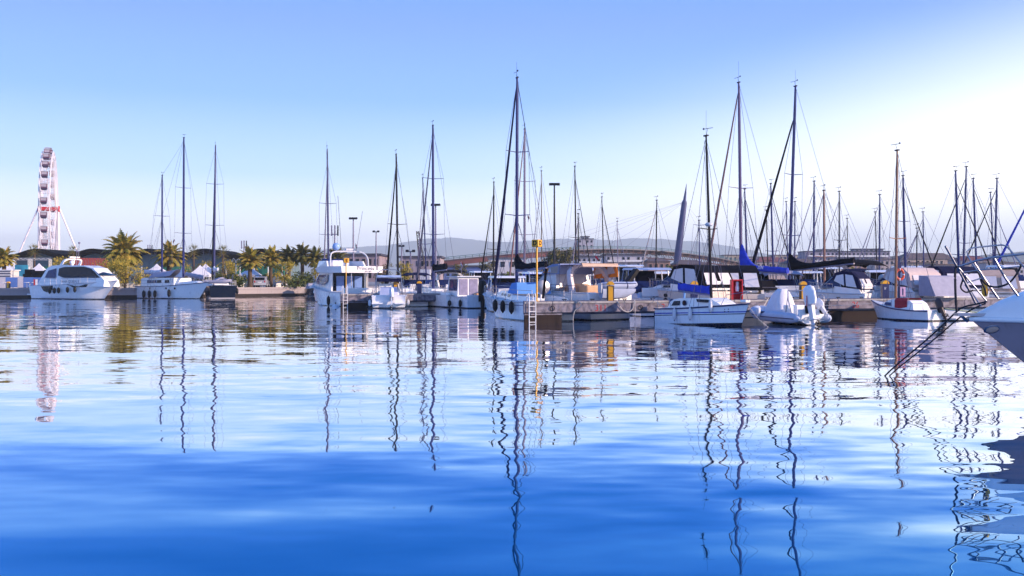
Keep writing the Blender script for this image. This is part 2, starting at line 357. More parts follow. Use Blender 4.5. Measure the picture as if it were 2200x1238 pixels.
# ------------------------------------------------------------------ trees
def leafm(name, c, c2):
    return mat(name, c, 0.7, vary=0.3, scale=1.7, col2=c2, spec=0.25)
PALMG = leafm('palm_green', (0.13, 0.15, 0.02), (0.38, 0.24, 0.04))
PALMD = leafm('palm_dark', (0.05, 0.07, 0.015), (0.20, 0.15, 0.03))
TAMAR = leafm('tamarisk_green', (0.26, 0.24, 0.03), (0.44, 0.30, 0.04))
OLIVE = leafm('olive_green', (0.035, 0.045, 0.016), (0.14, 0.11, 0.03))
HEDGE = leafm('hedge_green', (0.04, 0.07, 0.015), (0.13, 0.14, 0.025))
def frond(mb, base, az, el, Lf, rnd, droop, w):
    """arching rachis with rows of narrow leaflets"""
    p = Vector(base); d = Vector((cos(az) * cos(el), sin(az) * cos(el), sin(el))); n = 11; st = Lf / n; prev = p.copy(); rach = [p.copy()]
    for i in range(n):
        p = p + d * st; rach.append(p.copy()); d = (d + Vector((0, 0, -droop / n * (0.4 + 1.5 * i / n)))).normalized()
    mb.tube(rach, [0.035 * (1 - .8 * i / n) for i in range(n + 1)], 3, False)
    for i in range(1, n + 1):
        t = i / n; ll = w * (sin(pi * (0.12 + 0.86 * t)) ** 0.7) * rnd.uniform(.85, 1.1)
        d = (rach[i] - rach[i - 1]).normalized(); side = d.cross(Vector((0, 0, 1))); side = side.normalized() if side.length > .01 else Vector((1, 0, 0))
        for k in (0, .5):
            q = rach[i - 1].lerp(rach[i], k)
            for s in (-1, 1):
                tip = q + side * s * ll * .75 + d * ll * .6 + Vector((0, 0, -ll * .35 + rnd.uniform(-.05, .05)))
                wv = d * 0.075 * (1 + ll)
                mb.add([q - wv, q + wv, tip + wv * .3, tip - wv * .2], [(0, 1, 2, 3)])
def palm(px, ybase, ytop, Y, label, rnd_seed, nf=46, Lf=2.6, droop=1.5, thick=0.32, m=PALMG, skirt=True, group='palms along the far quay'):
    """ytop: photo row of the crown's heart"""
    rnd = random.Random(rnd_seed); H = (ybase - ytop) / F * Y
    z0 = GZ - .02; top = ZW(ytop, Y) - z0
    t = thing('palm_tree', label, 'palm', (XW(px, Y), Y, z0), 0, group)
    ln = rnd.uniform(-.15, .15)
    pts = [(ln * (i / 6) ** 2, 0, top * i / 6 * .98) for i in range(7)]
    MB().tube(pts, [thick * (1.25 - .35 * min(1, i / 3) + (0.25 if i == 6 else 0)) for i in range(7)], 9).build('trunk', TRUNK, t, 40)
    mb = MB()
    for k in range(nf):
        u = (k + .5) / nf; el = R(82) - u * R(118 if skirt else 88) + rnd.uniform(-.12, .12); az = k * 2.39996 + rnd.uniform(-.25, .25)
        frond(mb, (ln, 0, top), az, el, Lf * rnd.uniform(.82, 1.08) * (1 if el > -.2 else .8), rnd, droop * rnd.uniform(.7, 1.2), Lf * .24)
    mb.build('crown', m, t)
    return t
def fan_palm(px, ytop, Y, label, seed, Lf=0.9, group='palms along the far quay'):
    rnd = random.Random(seed); z0 = GZ - .02; top = ZW(ytop, Y) - z0
    t = thing('fan_palm', label, 'palm', (XW(px, Y), Y, z0), 0, group)
    MB().tube([(0, 0, top * i / 5) for i in range(6)], [.2, .17, .16, .15, .15, .2], 8).build('trunk', TRUNK, t, 40)
    mb = MB()
    for k in range(34):
        u = (k + .5) / 34; el = R(80) - u * R(125); az = k * 2.39996; d = Vector((cos(az) * cos(el), sin(az) * cos(el), sin(el)))
        o = Vector((0, 0, top)); h = o + d * Lf; mb.tube([o, h], [.025, .015], 3, False)
        s = d.cross(Vector((0, 0, 1))).normalized(); up = s.cross(d)
        for j in range(9):
            a = R(-75 + j * 150 / 8); dd = (d * cos(a) + s * sin(a)); tip = h + dd * Lf * .75 + Vector((0, 0, -.12 * abs(j - 4) * .3)); w = s * .03
            mb.add([h - w, h + w, tip], [(0, 1, 2)])
    mb.build('crown', PALMD, t); return t
def bush(px, ybase, ytop, wpx, Y, label, seed, m=TAMAR, n=1100, feather=True, name='tamarisk_tree', cat='tree', group=None, leaf=0.16):
    """many small leaf sprays in uneven clumps over a short forked trunk"""
    rnd = random.Random(seed); z0 = GZ - .02
    H = ZW(ytop, Y) - z0; Wd = wpx / F * Y / 2
    t = thing(name, label, cat, (XW(px, Y), Y, z0), 0, group)
    tr = MB(); tr.tube([(0, 0, 0), (.05, 0, H * .25), (.1, 0.05, H * .5)], [.16, .12, .06], 7)
    for k in range(5):
        a = k * 1.3; tr.tube([(.05, 0, H * .25), (cos(a) * Wd * .3, sin(a) * Wd * .3, H * .55), (cos(a) * Wd * .5, sin(a) * Wd * .5, H * .75)], [.08, .05, .02], 5)
    tr.build('trunk', TRUNK, t, 40)
    cl = [(rnd.uniform(-.75, .75) * Wd, rnd.uniform(-.7, .7) * Wd, H * rnd.uniform(.25, .86), rnd.uniform(.26, .5) * Wd) for _ in range(17)]
    mb = MB()
    for k in range(n):
        cx, cy, cz, r_ = cl[k % 17]
        v = Vector((rnd.gauss(0, 1), rnd.gauss(0, 1), rnd.gauss(0, 1))).normalized() * r_ * rnd.uniform(.45, 1.08)
        p = Vector((cx + v.x, cy + v.y, max(.15, cz + v.z * .95)))
        d = Vector((rnd.gauss(0, .6), rnd.gauss(0, .6), rnd.uniform(.1, 1) if feather else rnd.gauss(0, .7))).normalized(); s = d.cross(Vector((rnd.gauss(0, 1), rnd.gauss(0, 1), rnd.gauss(0, 1)))).normalized()
        ll = leaf * rnd.uniform(.7, 1.7) * (1.7 if feather else 1.0); w = s * leaf * (.28 if feather else .6)
        mb.add([p - w, p + d * ll * .5 - w * 1.1 + s * .01, p + d * ll, p + d * ll * .5 + w * 1.1], [(0, 1, 2, 3)])
    mb.build('crown', m, t); return t

G = 'palms along the far quay'
palm(268, 608, 545, 118, 'tall bushy date palm beside the white motor yacht, largest on the quay', 1, 64, 3.3, 1.7, .42)
palm(362, 600, 552, 124, 'palm whose crown shows between the two masts of the white ketch', 2, 50, 2.6, 1.6, .34, PALMG)
fan_palm(416, 545, 132, 'fan palm with dark crown right of the ketch main mast', 3)
fan_palm(479, 546, 132, 'fan palm with dark crown just right of the black-hulled sailboat mast', 4)
palm(537, 607, 562, 124, 'golden-lit palm behind the silver car on the quay', 5, 52, 2.3, 1.3, .3)
palm(581, 610, 558, 132, 'slim palm with dark trunk above the small white car', 6, 46, 2.2, 1.3, .28)
palm(621, 608, 554, 138, 'dark palm at the left end of the close palm row', 7, 46, 2.2, 1.6, .28, PALMD)
palm(650, 608, 550, 138, 'dark palm in the middle of the close palm row, its crown highest', 8, 46, 2.3, 1.6, .3, PALMD)
palm(678, 608, 558, 138, 'dark palm at the right end of the close palm row', 9, 46, 2.2, 1.6, .28, PALMD)
palm(721, 608, 556, 140, 'palm half hidden behind the slim blue mast by the flybridge yacht', 10, 46, 2.3, 1.5, .28, PALMD)
palm(9, 604, 556, 122, 'drooping brown-fringed palm at the left edge of the photo', 11, 44, 2.0, 1.9, .3)
fan_palm(74, 545, 150, 'fan palm in front of the wavy dark roof under the big wheel', 12, 1.1)
fan_palm(157, 543, 150, 'small dark fan palm above the white motor yacht, left of the red tiled roof', 13, .8)
TG = 'feathery shrubs along the quay'
bush(268, 612, 562, 96, 114, 'wide feathery green shrub under the tallest date palm', 21, TAMAR, 2600)
bush(128, 605, 550, 44, 135, 'olive shrub behind the yacht radar arch, under the big wheel', 22, TAMAR, 1100)
bush(425, 610, 555, 60, 132, 'golden feathery shrub behind the ketch fore deck', 23, TAMAR, 1300)
bush(490, 612, 560, 62, 128, 'golden feathery shrub behind the black-hulled sailboat', 24, TAMAR, 1500)
bush(513, 612, 590, 50, 125, 'low dark green hedge bush left of the silver car', 25, HEDGE, 900, False, 'bush', 'bush')
bush(612, 610, 560, 42, 130, 'golden feathery shrub right of the small white car', 26, TAMAR, 1300)
bush(686, 608, 560, 44, 134, 'golden feathery shrub behind the bow of the flybridge yacht', 27, TAMAR, 1200)
bush(636, 612, 596, 48, 128, 'low dark hedge bush beneath the close palm row', 28, HEDGE, 700, False, 'bush', 'bush')
bush(868, 605, 562, 34, 118, 'golden shrub behind the small boat with the white cockpit cover', 29, TAMAR, 1000)
bush(822, 608, 566, 36, 125, 'olive shrub between the flybridge yacht and the next mast', 30, OLIVE, 900)
bush(992, 604, 566, 36, 120, 'olive and gold shrub above the cabin boat with the black outboard', 31, OLIVE, 1100)
bush(1052, 602, 556, 40, 116, 'olive tree left of the tall mast with three fenders below', 32, OLIVE, 1200, name='olive_tree')
bush(1090, 606, 584, 40, 112, 'low green bush behind the three-fender sailboat mast', 33, HEDGE, 700, False, 'bush', 'bush')
bush(1200, 606, 536, 92, 150, 'dark broad tree right of the yellow D sign under the bridge', 34, OLIVE, 2600, False, 'broadleaf_tree', leaf=.26)
bush(1450, 606, 566, 40, 190, 'dark round tree at the foot of the leaning bridge pylon', 35, HEDGE, 900, False, 'broadleaf_tree', leaf=.3)
bush(1840, 604, 576, 30, 170, 'yellow-green bush behind the sailboats below the grey flat-roofed block', 36, TAMAR, 700, False, 'bush', 'bush', leaf=.3)

for px, w, yt, Y, sd, lab in ((318, 44, 590, 119, 41, 'low green hedge between the tallest palm and the ketch'), (556, 40, 592, 131, 42, 'low green hedge right behind the silver car'), (655, 60, 588, 134, 43, 'bushy hedge under the right half of the close palm row'),
                            (700, 40, 586, 136, 44, 'bushy hedge behind the flybridge yacht bow, lowest at the right'), (590, 30, 584, 136, 45, 'golden bush between the two slim palm trunks'), (460, 46, 586, 127, 46, 'low golden hedge behind the black-hulled sailboat mast'), (393, 40, 584, 130, 47, 'golden bush seen between the ketch masts')):
    bush(px, 612, yt, w, Y, lab, sd, TAMAR if sd > 44 else HEDGE, 1200, sd > 44, 'hedge_bush', 'bush', None, .17)

# ------------------------------------------------------------------ wavy-roofed pavilion and things on the quay
def pavilion():
    Y = 168; t = thing('pavilion', 'long low pavilion with dark wavy roof and teal walls behind the palms', 'building', (0, Y, GZ))
    xs = [20 + i * 6 for i in range(102)]
    top = lambda x: ZW(541.5 - 6.5 * cos(2 * pi * (x - 90) / 119), Y) - GZ
    mb = MB(); mb.loft([[(XW(x, Y), -2.0, top(x)), (XW(x, Y), 13, top(x)), (XW(x, Y), 13, top(x) - .85), (XW(x, Y), -2.0, top(x) - .85)] for x in xs]); mb.build('roof', DKROOF, t)
    teal = mat('teal_cladding', (0.13, 0.20, 0.24), 0.7, vary=0.25, scale=.8)
    mb = MB(); mb.loft([[(XW(x, Y), 0, 0), (XW(x, Y), 0, top(x) - .85), (XW(x, Y), 11, top(x) - .85), (XW(x, Y), 11, 0)] for x in xs[2:-2]]); mb.build('wall', teal, t)
    gm = mat('green_awning', (0.01, 0.15, 0.10), 0.7, vary=0.2)
    for x0, x1 in ((95, 120), (330, 410), (440, 470), (495, 545), (555, 612)):
        MB().box(((XW(x0, Y) + XW(x1, Y)) / 2, -.35, 2.75), (XW(x1, Y) - XW(x0, Y), .6, 1.5)).build('green_panel', gm, t)
    for x in range(40, 620, 30):
        MB().box((XW(x, Y), -1.2, 1.7), (.16, .16, 3.4)).build('post', WHITE2, t)
    wproto = None
    for x in range(50, 610, 24):
        if wproto is None: o = MB().box((0, 0, 0), (1.3, .06, .9)).build('window', GLASSB, t); wproto = o
        else: o = wproto.copy(); COL.objects.link(o)
        o.location = (XW(x, Y), -.05, 1.3)
pavilion()
def house():
    t = thing('tiled_kiosk', 'small white kiosk with red tiled roof behind the white motor yacht', 'building', (XW(190, 150), 150, GZ), R(28))
    w, d, h, r_ = 5.2, 4.4, 3.2, 1.25
    MB().prism([(-d / 2, 0), (d / 2, 0), (d / 2, h), (0, h + r_), (-d / 2, h)], lambda a, b, s: (-w / 2 + s * w, a, b)).build('wall', PLAST, t)
    tm = mat('red_tiles', (0.30, 0.045, 0.03), 0.8, vary=0.35, scale=6)
    mb = MB()
    for s in (-1, 1):
        for i in range(14):
            x0 = -w / 2 - .2 + i * (w + .4) / 14
            mb.hexa([(x0, 0, h + r_ + .03), (x0 + .34, 0, h + r_ + .03), (x0 + .34, s * (d / 2 + .35), h - .18), (x0, s * (d / 2 + .35), h - .18), (x0, 0, h + r_ + .13), (x0 + .34, 0, h + r_ + .13), (x0 + .34, s * (d / 2 + .35), h - .08), (x0, s * (d / 2 + .35), h - .08)])
    mb.build('roof', tm, t)
    MB().box((-w / 2 - .03, 0, 1.1), (.06, .9, 2.1)).build('door', NAVYP, t)
    MB().box((0.6, -d / 2 - .03, 1.7), (1.2, .06, .9)).build('window', GLASSB, t)
house()
def tent(px, ytop, Y, w, label):
    t = thing('gazebo_tent', label, 'tent', (XW(px, Y), Y, GZ), R(12), 'white peaked tents on the quay')
    H = ZW(ytop, Y) - GZ; e = H * .58; a = w / 2
    rings = []
    for k in range(6):
        u = k / 5; s = a * (1 - u) ** 1.25 + .03; z = e + (H - e) * u; rings.append([(-s, -s, z), (s, -s, z), (s, s, z), (-s, s, z)])
    MB().loft([[(-a, -a, e - .3), (a, -a, e - .3), (a, a, e - .3), (-a, a, e - .3)]] + rings).build('canopy', CANVW, t)
    for sx in (-1, 1):
        for sy in (-1, 1): MB().tube([(sx * (a - .05), sy * (a - .05), 0), (sx * (a - .05), sy * (a - .05), e - .3)], .04, 6).build('leg', WHITE2, t)
tent(84, 566, 128, 2.6, 'white peaked tent behind the black stage boxes')
tent(22, 563, 132, 3.0, 'white peaked tent beside the turquoise screen at the left edge')
tent(337, 567, 128, 3.2, 'white peaked tent left of the ketch mizzen mast')
tent(430, 570, 122, 2.6, 'white peaked tent left of the black-hulled sailboat, the smaller of two')
tent(442, 567, 130, 3.4, 'white peaked tent just left of the black-hulled sailboat mast')
tent(538, 573, 134, 3.2, 'white peaked tent behind the golden-lit palm')
def stage():
    Y = 126; t = thing('stage_truss', 'white lattice truss frame around the turquoise screen on the quay', 'truss', (0, Y, GZ))
    for x in (31, 63, 67, 108):
        z1 = ZW(557, Y) - GZ
        mb = MB()
        for dx, dy in ((-.12, -.12), (.12, -.12), (.12, .12), (-.12, .12)): mb.tube([(XW(x, Y) + dx, dy, 0), (XW(x, Y) + dx, dy, z1)], .025, 4)
        for k in range(9): mb.tube([(XW(x, Y) - .12, -.12, z1 * k / 9), (XW(x, Y) + .12, -.12, z1 * (k + 1) / 9)], .016, 4)
        mb.build('upright', WHITE2, t)
    z1 = ZW(557, Y) - GZ; mb = MB()
    for dz in (-.12, .12):
        for dy in (-.12, .12): mb.tube([(XW(30, Y), dy, z1 + dz), (XW(109, Y), dy, z1 + dz)], .025, 4)
    for k in range(16):
        x0 = XW(31 + k * 4.85, Y); x1 = XW(31 + (k + 1) * 4.85, Y); mb.tube([(x0, -.12, z1 - .12 + .24 * (k % 2)), (x1, -.12, z1 + .12 - .24 * (k % 2))], .016, 4)
    mb.build('crossbeam', WHITE2, t)
    s = thing('stage_screen', 'turquoise screen panel on the quay in the white truss', 'screen', (XW(46, 125.5), 125.5, GZ))
    MB().box((0, 0, 1.9), (1.75, .12, 2.3)).build('panel', mat('turquoise_panel', (0.06, 0.42, 0.60), 0.5, vary=0.3, scale=.7), s)
    for sx in (-.7, .7): MB().box((sx, 0.02, .38), (.08, .08, .76)).build('leg', BLACK, s)
    b = MB(); b.ell((-.15, -.09, 1.25), (.35, .03, .3)); b.build('pale_motif', CANVW, s, 60)
    for k, (x0, x1, y0, lab) in enumerate([(52, 71, 589, 'low black equipment case nearest the turquoise screen'), (56, 72, 579, 'black loudspeaker stack beside the turquoise screen'), (70, 98, 582, 'long black stage box in the middle of the quay stage'), (98, 122, 580, 'black stage box right beside the white motor yacht')]):
        Yb = 124 - k * .9 - (k == 0) * 2; o = MB().box((0, 0, (ZW(y0, Yb) - GZ) / 2), (XW(x1, Yb) - XW(x0, Yb), .8, ZW(y0, Yb) - GZ)).build('stage_box', BLACK, bevel=.03)
        o.location = (XW((x0 + x1) / 2, Yb), Yb, GZ); tag(o, lab, 'stage box')
stage()
def hoarding():
    Y = 113.2; t = thing('hoarding', 'blue and white panel hoarding along the quay edge at the left', 'hoarding', (0, Y, GZ))
    bl = mat('hoarding_blue', (0.10, 0.20, 0.52), 0.6, vary=0.15, scale=1); wh = mat('hoarding_white', (0.6, 0.55, 0.58), 0.6, vary=0.1)
    for x0, x1, m, zz in ((-20, 12, wh, 596), (12.2, 37.8, bl, 596), (38, 50, wh, 594.5), (50.2, 72, bl, 596), (72.2, 93, bl, 596.5)):
        z1 = ZW(zz, Y) - GZ
        MB().box(((XW(x0, Y) + XW(x1, Y)) / 2, 0, z1 / 2 + .05), (XW(x1, Y) - XW(x0, Y) - .01, .06, z1 - .1)).build('panel', m, t)
    for x in (-18, 12, 38, 50, 72, 92): MB().box((XW(x, Y), .1, .6), (.07, .07, 1.2)).build('post', GREYW, t)
hoarding()
def awning_shed():
    t = thing('striped_kiosk', 'low white kiosk with grey stripes behind the blue hoarding', 'kiosk', (XW(10, 119), 119, GZ))
    MB().box((0, 0, 1.1), (2.6, 2, 2.2)).build('wall', PLAST, t)
    for z in (1.5, 1.85, 2.15): MB().box((0, -1.04, z), (2.62, .06, .1)).build('stripe', NAVYP, t)
    MB().box((0, 0, 2.27), (2.9, 2.3, .12)).build('roof', WHITE2, t)
awning_shed()
def cafe_table(px, Y, label):
    t = thing('table', label, 'table', (XW(px, Y), Y, GZ), 0, 'white tables by the hoarding')
    MB().lathe([(.42, .70), (.42, .74)], n=14).build('tabletop', WHITE2, t)
    MB().tube([(0, 0, 0.02), (0, 0, .7)], .04, 6).build('leg', GREYW, t); MB().lathe([(.25, 0), (.22, .03)], n=10).build('base', GREYW, t)
cafe_table(10, 111.6, 'small round white table at the far left quay edge')
cafe_table(58, 111.9, 'small round white table right of the yellow pedestal')
cafe_table(64, 112.1, 'small round white table nearest the red and white barrier')
t = thing('warning_barrier', 'red and white upright warning panel beside the white motor yacht stern', 'barrier', (XW(76, 111.6), 111.6, GZ))
MB().box((-.1, 0, .55), (.2, .1, 1.1)).build('red_half', RED, t); MB().box((.105, 0, .55), (.2, .1, 1.1)).build('white_half', WHITE2, t)
def planter(x0, x1, Y0, Y1, label):
    t = thing('planter_wall', label, 'planter', (0, 0, GZ + .0), 0, 'low white walls on the quay')
    a, b = Vector((XW(x0, Y0), Y0, 0)), Vector((XW(x1, Y1), Y1, 0)); c = (a + b) / 2; d = b - a
    MB().box((c.x, c.y, .26), (d.length, .3, .5), atan2(d.y, d.x)).build('wall', PLAST, t)
    MB().box((c.x, c.y, .545), (d.length + .06, .38, .07), atan2(d.y, d.x)).build('coping', WHITE2, t)
planter(509, 546, 126.5, 128, 'low white quay wall left of the silver car')
planter(592, 662, 131.5, 136, 'long low white quay wall below the close palm row')
planter(230, 305, 114.5, 115.5, 'low pale quay wall between the motor yacht and the ketch')

def car(px, Y, rz, label, paint, w=1.75, l=4.1, h=1.52):
    t = thing('parked_car', label, 'car', (XW(px, Y), Y, GZ), rz)
    prof = [(-l / 2, .3), (-l / 2, .8), (-l * .47, .95), (-l * .42, h * .93), (-l * .3, h), (l * .05, h), (l * .22, h * .66), (l * .45, h * .55), (l / 2, h * .42), (l / 2, .3)]
    n = len(prof); rings = []
    for y, k in ((-w / 2, .96), (-w / 2 * .96, 1), (w / 2 * .96, 1), (w / 2, .96)): rings.append([(x * k, y * (1 if z < 1 else .86), z) for x, z in prof])
    MB().loft(rings).build('body', paint, t, 35)
    MB().box((-l * .452, 0, h * .76), (.03, w * .72, h * .27), 0, 0, R(12)).build('rear_window', GLASSD, t)
    MB().box((l * .142, 0, h * .83), (.03, w * .7, h * .36), 0, 0, R(-48)).build('windscreen', GLASSD, t)
    for s in (-1, 1):
        MB().hexa([(-l * .38, s * w * .44, h * .66), (l * .12, s * w * .44, h * .66), (l * .0, s * w * .435, h * .93), (-l * .34, s * w * .435, h * .93), (-l * .38, s * w * .462, h * .66), (l * .12, s * w * .462, h * .66), (l * .0, s * w * .44, h * .93), (-l * .34, s * w * .44, h * .93)]).build('side_window', GLASSD, t)
        for x in (-l * .31, l * .31):
            wh = MB().lathe([(.31, -.1), (.33, -.07), (.33, .07), (.31, .1)], (0, 0, 0), 14, 'Y').build('wheel', BLACK, t, 40); wh.location = (x, s * (w / 2 - .06), .33)
            r_ = MB().lathe([(.2, -.012), (.2, .012)], (0, 0, 0), 12, 'Y').build('rim', GREYW, wh); r_.location = (0, s * .11, 0)
        MB().box((-l * .497, s * w * .38, .82), (.05, .16, .22)).build('tail_light', RED, t)
    MB().box((-l / 2 - .01, 0, .45), (.08, w * .9, .2)).build('bumper', GREYW, t)
    MB().box((-l / 2 - .01, 0, .72), (.02, .5, .12)).build('number_plate', WHITE2, t)
car(562, 128.6, R(98), 'silver car parked tail to the water beneath the golden palm', mat('car_silver', (0.5, .5, .54), .25, metal=.5, vary=.05))
car(599, 133.5, R(150), 'small white car parked beside the slim palm trunk', mat('car_white', (.72, .72, .74), .25, vary=.05), 1.65, 3.7, 1.5)

# ------------------------------------------------------------------ lamp masts, antenna masts, crane
def lamp_mast(px, ytop, Y, label, heads=4, w=.75, name='floodlight_mast'):
    t = thing(name, label, 'lamp post', (XW(px, Y), Y, GZ), 0, 'tall floodlight masts')
    H = ZW(ytop, Y) - GZ
    MB().tube([(0, 0, 0), (0, 0, H * .5), (0, 0, H)], [.17, .13, .09], 8).build('pole', MASTD if heads > 4 else MASTP, t, 40)
    MB().box((0, 0, H - .02), (2 * w, .12, .12)).build('crossarm', MASTD, t)
    for k in range(heads):
        x = -w + 2 * w * k / (heads - 1)
        MB().hexa([(x - .22, -.35, H - .15), (x + .22, -.35, H - .15), (x + .22, .1, H - .05), (x - .22, .1, H - .05), (x - .2, -.3, H + .2), (x + .2, -.3, H + .2), (x + .2, .1, H + .22), (x - .2, .1, H + .22)]).build('lamp', MASTD, t)
lamp_mast(759, 470, 150, 'floodlight mast rising above the flybridge yacht', 3, .45)
lamp_mast(808, 498, 170, 'smaller floodlight mast between flybridge yacht and black raked stay', 2, .4)
lamp_mast(936, 441, 140, 'floodlight mast close right of the tall blue mast', 4, .5)
lamp_mast(1191, 397, 120, 'tallest floodlight mast, its ring of lamps right of the yellow D sign', 5, .48)
lamp_mast(863, 529, 170, 'low distant floodlight mast right of the dark mast with radar', 2, .3)
lamp_mast(882, 540, 130, 'short lamp post with a box lamp left of the lattice boom', 2, .45)
def street_lamp():
    Y = 126; t = thing('street_lamp', 'white street lamp with two curved arms by the tent and palm', 'lamp post', (XW(507, Y), Y, GZ)); H = ZW(556, Y) - GZ
    MB().tube([(0, 0, 0), (0, 0, H - .4)], .06, 6).build('pole', WHITE2, t)
    for s in (-1, 1):
        MB().tube([(0, 0, H - .5), (s * .18, 0, H - .1), (s * .36, 0, H + .05), (s * .5, 0, H - .25)], .035, 5).build('arm', WHITE2, t)
        MB().box((s * .5, 0, H - .32), (.2, .14, .1)).build('lamp', WHITE2, t)
street_lamp()
def antenna(px, ytop, Y, label):
    t = thing('antenna_mast', label, 'antenna', (XW(px, Y), Y, GZ)); H = ZW(ytop, Y) - GZ
    MB().tube([(0, 0, 0), (0, 0, H)], [.18, .1], 8).build('pole', MASTP, t)
    for dx, m in ((-.55, MASTP), (.6, MASTD), (0.05, MASTP)):
        MB().box((dx, 0, H - 1.0), (.22, .16, 1.9)).build('panel_antenna', m, t)
    MB().box((0, 0.02, H - 1.6), (1.3, .06, .06)).build('crossarm', MASTP, t)
antenna(719, 484, 170, 'phone antenna mast right of the slim blue mast')
antenna(524, 517, 220, 'small antenna tower above the golden-lit palm')
antenna(322, 526, 260, 'distant short antenna left of the ketch mizzen mast')
def crane():
    Y = 105; t = thing('boat_crane', 'dark lattice boom of a boat crane behind the sailboats', 'crane', (XW(912, Y), Y, GZ))
    top = Vector((XW(897, Y) - XW(912, Y), 0, ZW(497, Y) - GZ)); base = Vector((0, 0, 1.0)); mb = MB(); k = 12
    def corner(i, sx, sy):
        u = i / k; w = .38 * (1 - u) + .12 * u; p = base.lerp(top, u); return p + Vector((sx * w, sy * w, 0))
    for sx in (-1, 1):
        for sy in (-1, 1): mb.tube([corner(0, sx, sy), corner(k, sx, sy)], .035, 4)
    for i in range(k):
        for a, b in (((-1, -1), (1, -1)), ((1, -1), (1, 1)), ((1, 1), (-1, 1)), ((-1, 1), (-1, -1))):
            mb.tube([corner(i, *a), corner(i + 1, *b)], .022, 4); mb.tube([corner(i, *b), corner(i, *a)], .022, 4)
    mb.build('boom', MASTD, t)
    MB().box((0, 0, .5), (1.6, 2, 1.0)).build('base', NAVYP, t); MB().box((.1, .1, 1.6), (1.1, 1.3, 1.2)).build('cab', GREYW, t)
    MB().tube([(1.0, 0, 1.6), tuple(top)], .02, 4).build('cable', WIRE, t)
crane()

# ------------------------------------------------------------------ ferris wheel
def ferris():
    Y = 250; cx = XW(105, Y); zc = ZW(449, Y) - GZ; Rw = 16.2
    t = thing('ferris_wheel', 'tall white ferris wheel with red-bottomed cabins seen almost edge on', 'ferris wheel', (cx, Y, GZ), R(112.3))
    # local x runs in the wheel's plane, local y along the axle
    wm = mat('wheel_white', (0.74, 0.70, 0.76), 0.5, vary=0.15)
    gap = 1.25; n = 28
    pt = lambda a, r_, y: Vector((r_ * cos(a), y, zc + r_ * sin(a)))
    for s in (-1, 1):
        mb = MB()
        for r_, th in ((Rw - .9, .10), (Rw - 2.4, .07), (Rw * .5, .05)):
            mb.tube([pt(2 * pi * k / 56, r_, s * gap) for k in range(57)], th, 5, False)
        for k in range(n):
            a = 2 * pi * k / n; b = 2 * pi * (k + .5) / n
            mb.tube([pt(a, Rw - .9, s * gap), pt(b, Rw - 2.4, s * gap), pt(2 * pi * (k + 1) / n, Rw - .9, s * gap)], .05, 4)
        mb.build('rim', wm, t)
        sp = MB()
        for k in range(n):
            a = 2 * pi * k / n; sp.tube([pt(a, .8, s * gap * 1.5), pt(a, Rw - .9, s * gap)], .055, 4); sp.tube([pt(a, .8, s * gap * 1.5), pt(2 * pi * (k + .5) / n, Rw - 2.4, s * gap)], .03, 4)
        sp.build('spokes', wm, t)
    br = MB()
    for k in range(n):
        for r_ in (Rw - .9, Rw - 2.4, Rw * .5):
            a = 2 * pi * k / n; br.tube([pt(a, r_, -gap), pt(a, r_, gap)], .045, 4); br.tube([pt(a, r_, -gap), pt(2 * pi * (k + 1) / n, r_, gap)], .03, 4)
    br.build('cross_bracing', wm, t)
    MB().lathe([(.5, -2.1), (.6, -1.4), (.6, 1.4), (.5, 2.1)], (0, 0, zc), 16, 'Y').build('hub', RED, t, 40)
    cabr = mat('cabin_dark', (0.035, 0.02, 0.06), 0.4, vary=.3); cabp = mat('cabin_red', (0.15, 0.03, 0.06), 0.4, vary=.2)
    proto = None
    for k in range(n):
        a = 2 * pi * (k + .5) / n; p = pt(a, Rw + .1, 0)
        if proto is None:
            c = MB().loft([[(x * q, y * q, z) for x, y in ((-.72, -.72), (.72, -.72), (.72, .72), (-.72, .72))] for q, z in ((.72, -1.75), (1, -1.35), (1, -.95))]).build('cabin', cabr, t)
            w_ = MB().box((0, 0, -.55), (1.36, 1.36, .72)).build('window', mat('cabin_glass', (.35, .3, .36), .1, spec=.8, vary=.2), c)
            for sx in (-1, 1):
                for sy in (-1, 1): MB().box((sx * .68, sy * .68, -.56), (.1, .1, .74)).build('post', cabp, c)
            MB().loft([[(x * q, y * q, z) for x, y in ((-.85, -.85), (.85, -.85), (.85, .85), (-.85, .85))] for q, z in ((1, -.17), (1, -.1), (.5, .06))]).build('roof', GREYW, c)
            MB().box((0, 0, -1.15), (1.46, 1.46, .10)).build('band', cabp, c)
            proto = c
        else: c = copy_tree(proto, t)
        c.location = p
    for s in (-1, 1):
        for dx in (-.9, .9): MB().tube([(dx * 1.6, s * 2.5, 0), (dx * .4, s * 2.3, zc)], .26, 8).build('leg', wm, t)
        MB().tube([(0, s * 10.2, 0), (0, s * 2.6, zc)], .22, 8).build('stay_leg', wm, t)
        MB().tube([(0, s * 2.5, 7.0), (0, s * 7.4, 7.0)], .13, 6).build('stay_brace', wm, t)
        MB().box((0, s * 2.45, zc), (1.4, .35, 1.5)).build('bearing', RED, t)
        MB().box((0, s * 2.7, .15), (6, 1, .3)).build('base', GREYW, t)
ferris()

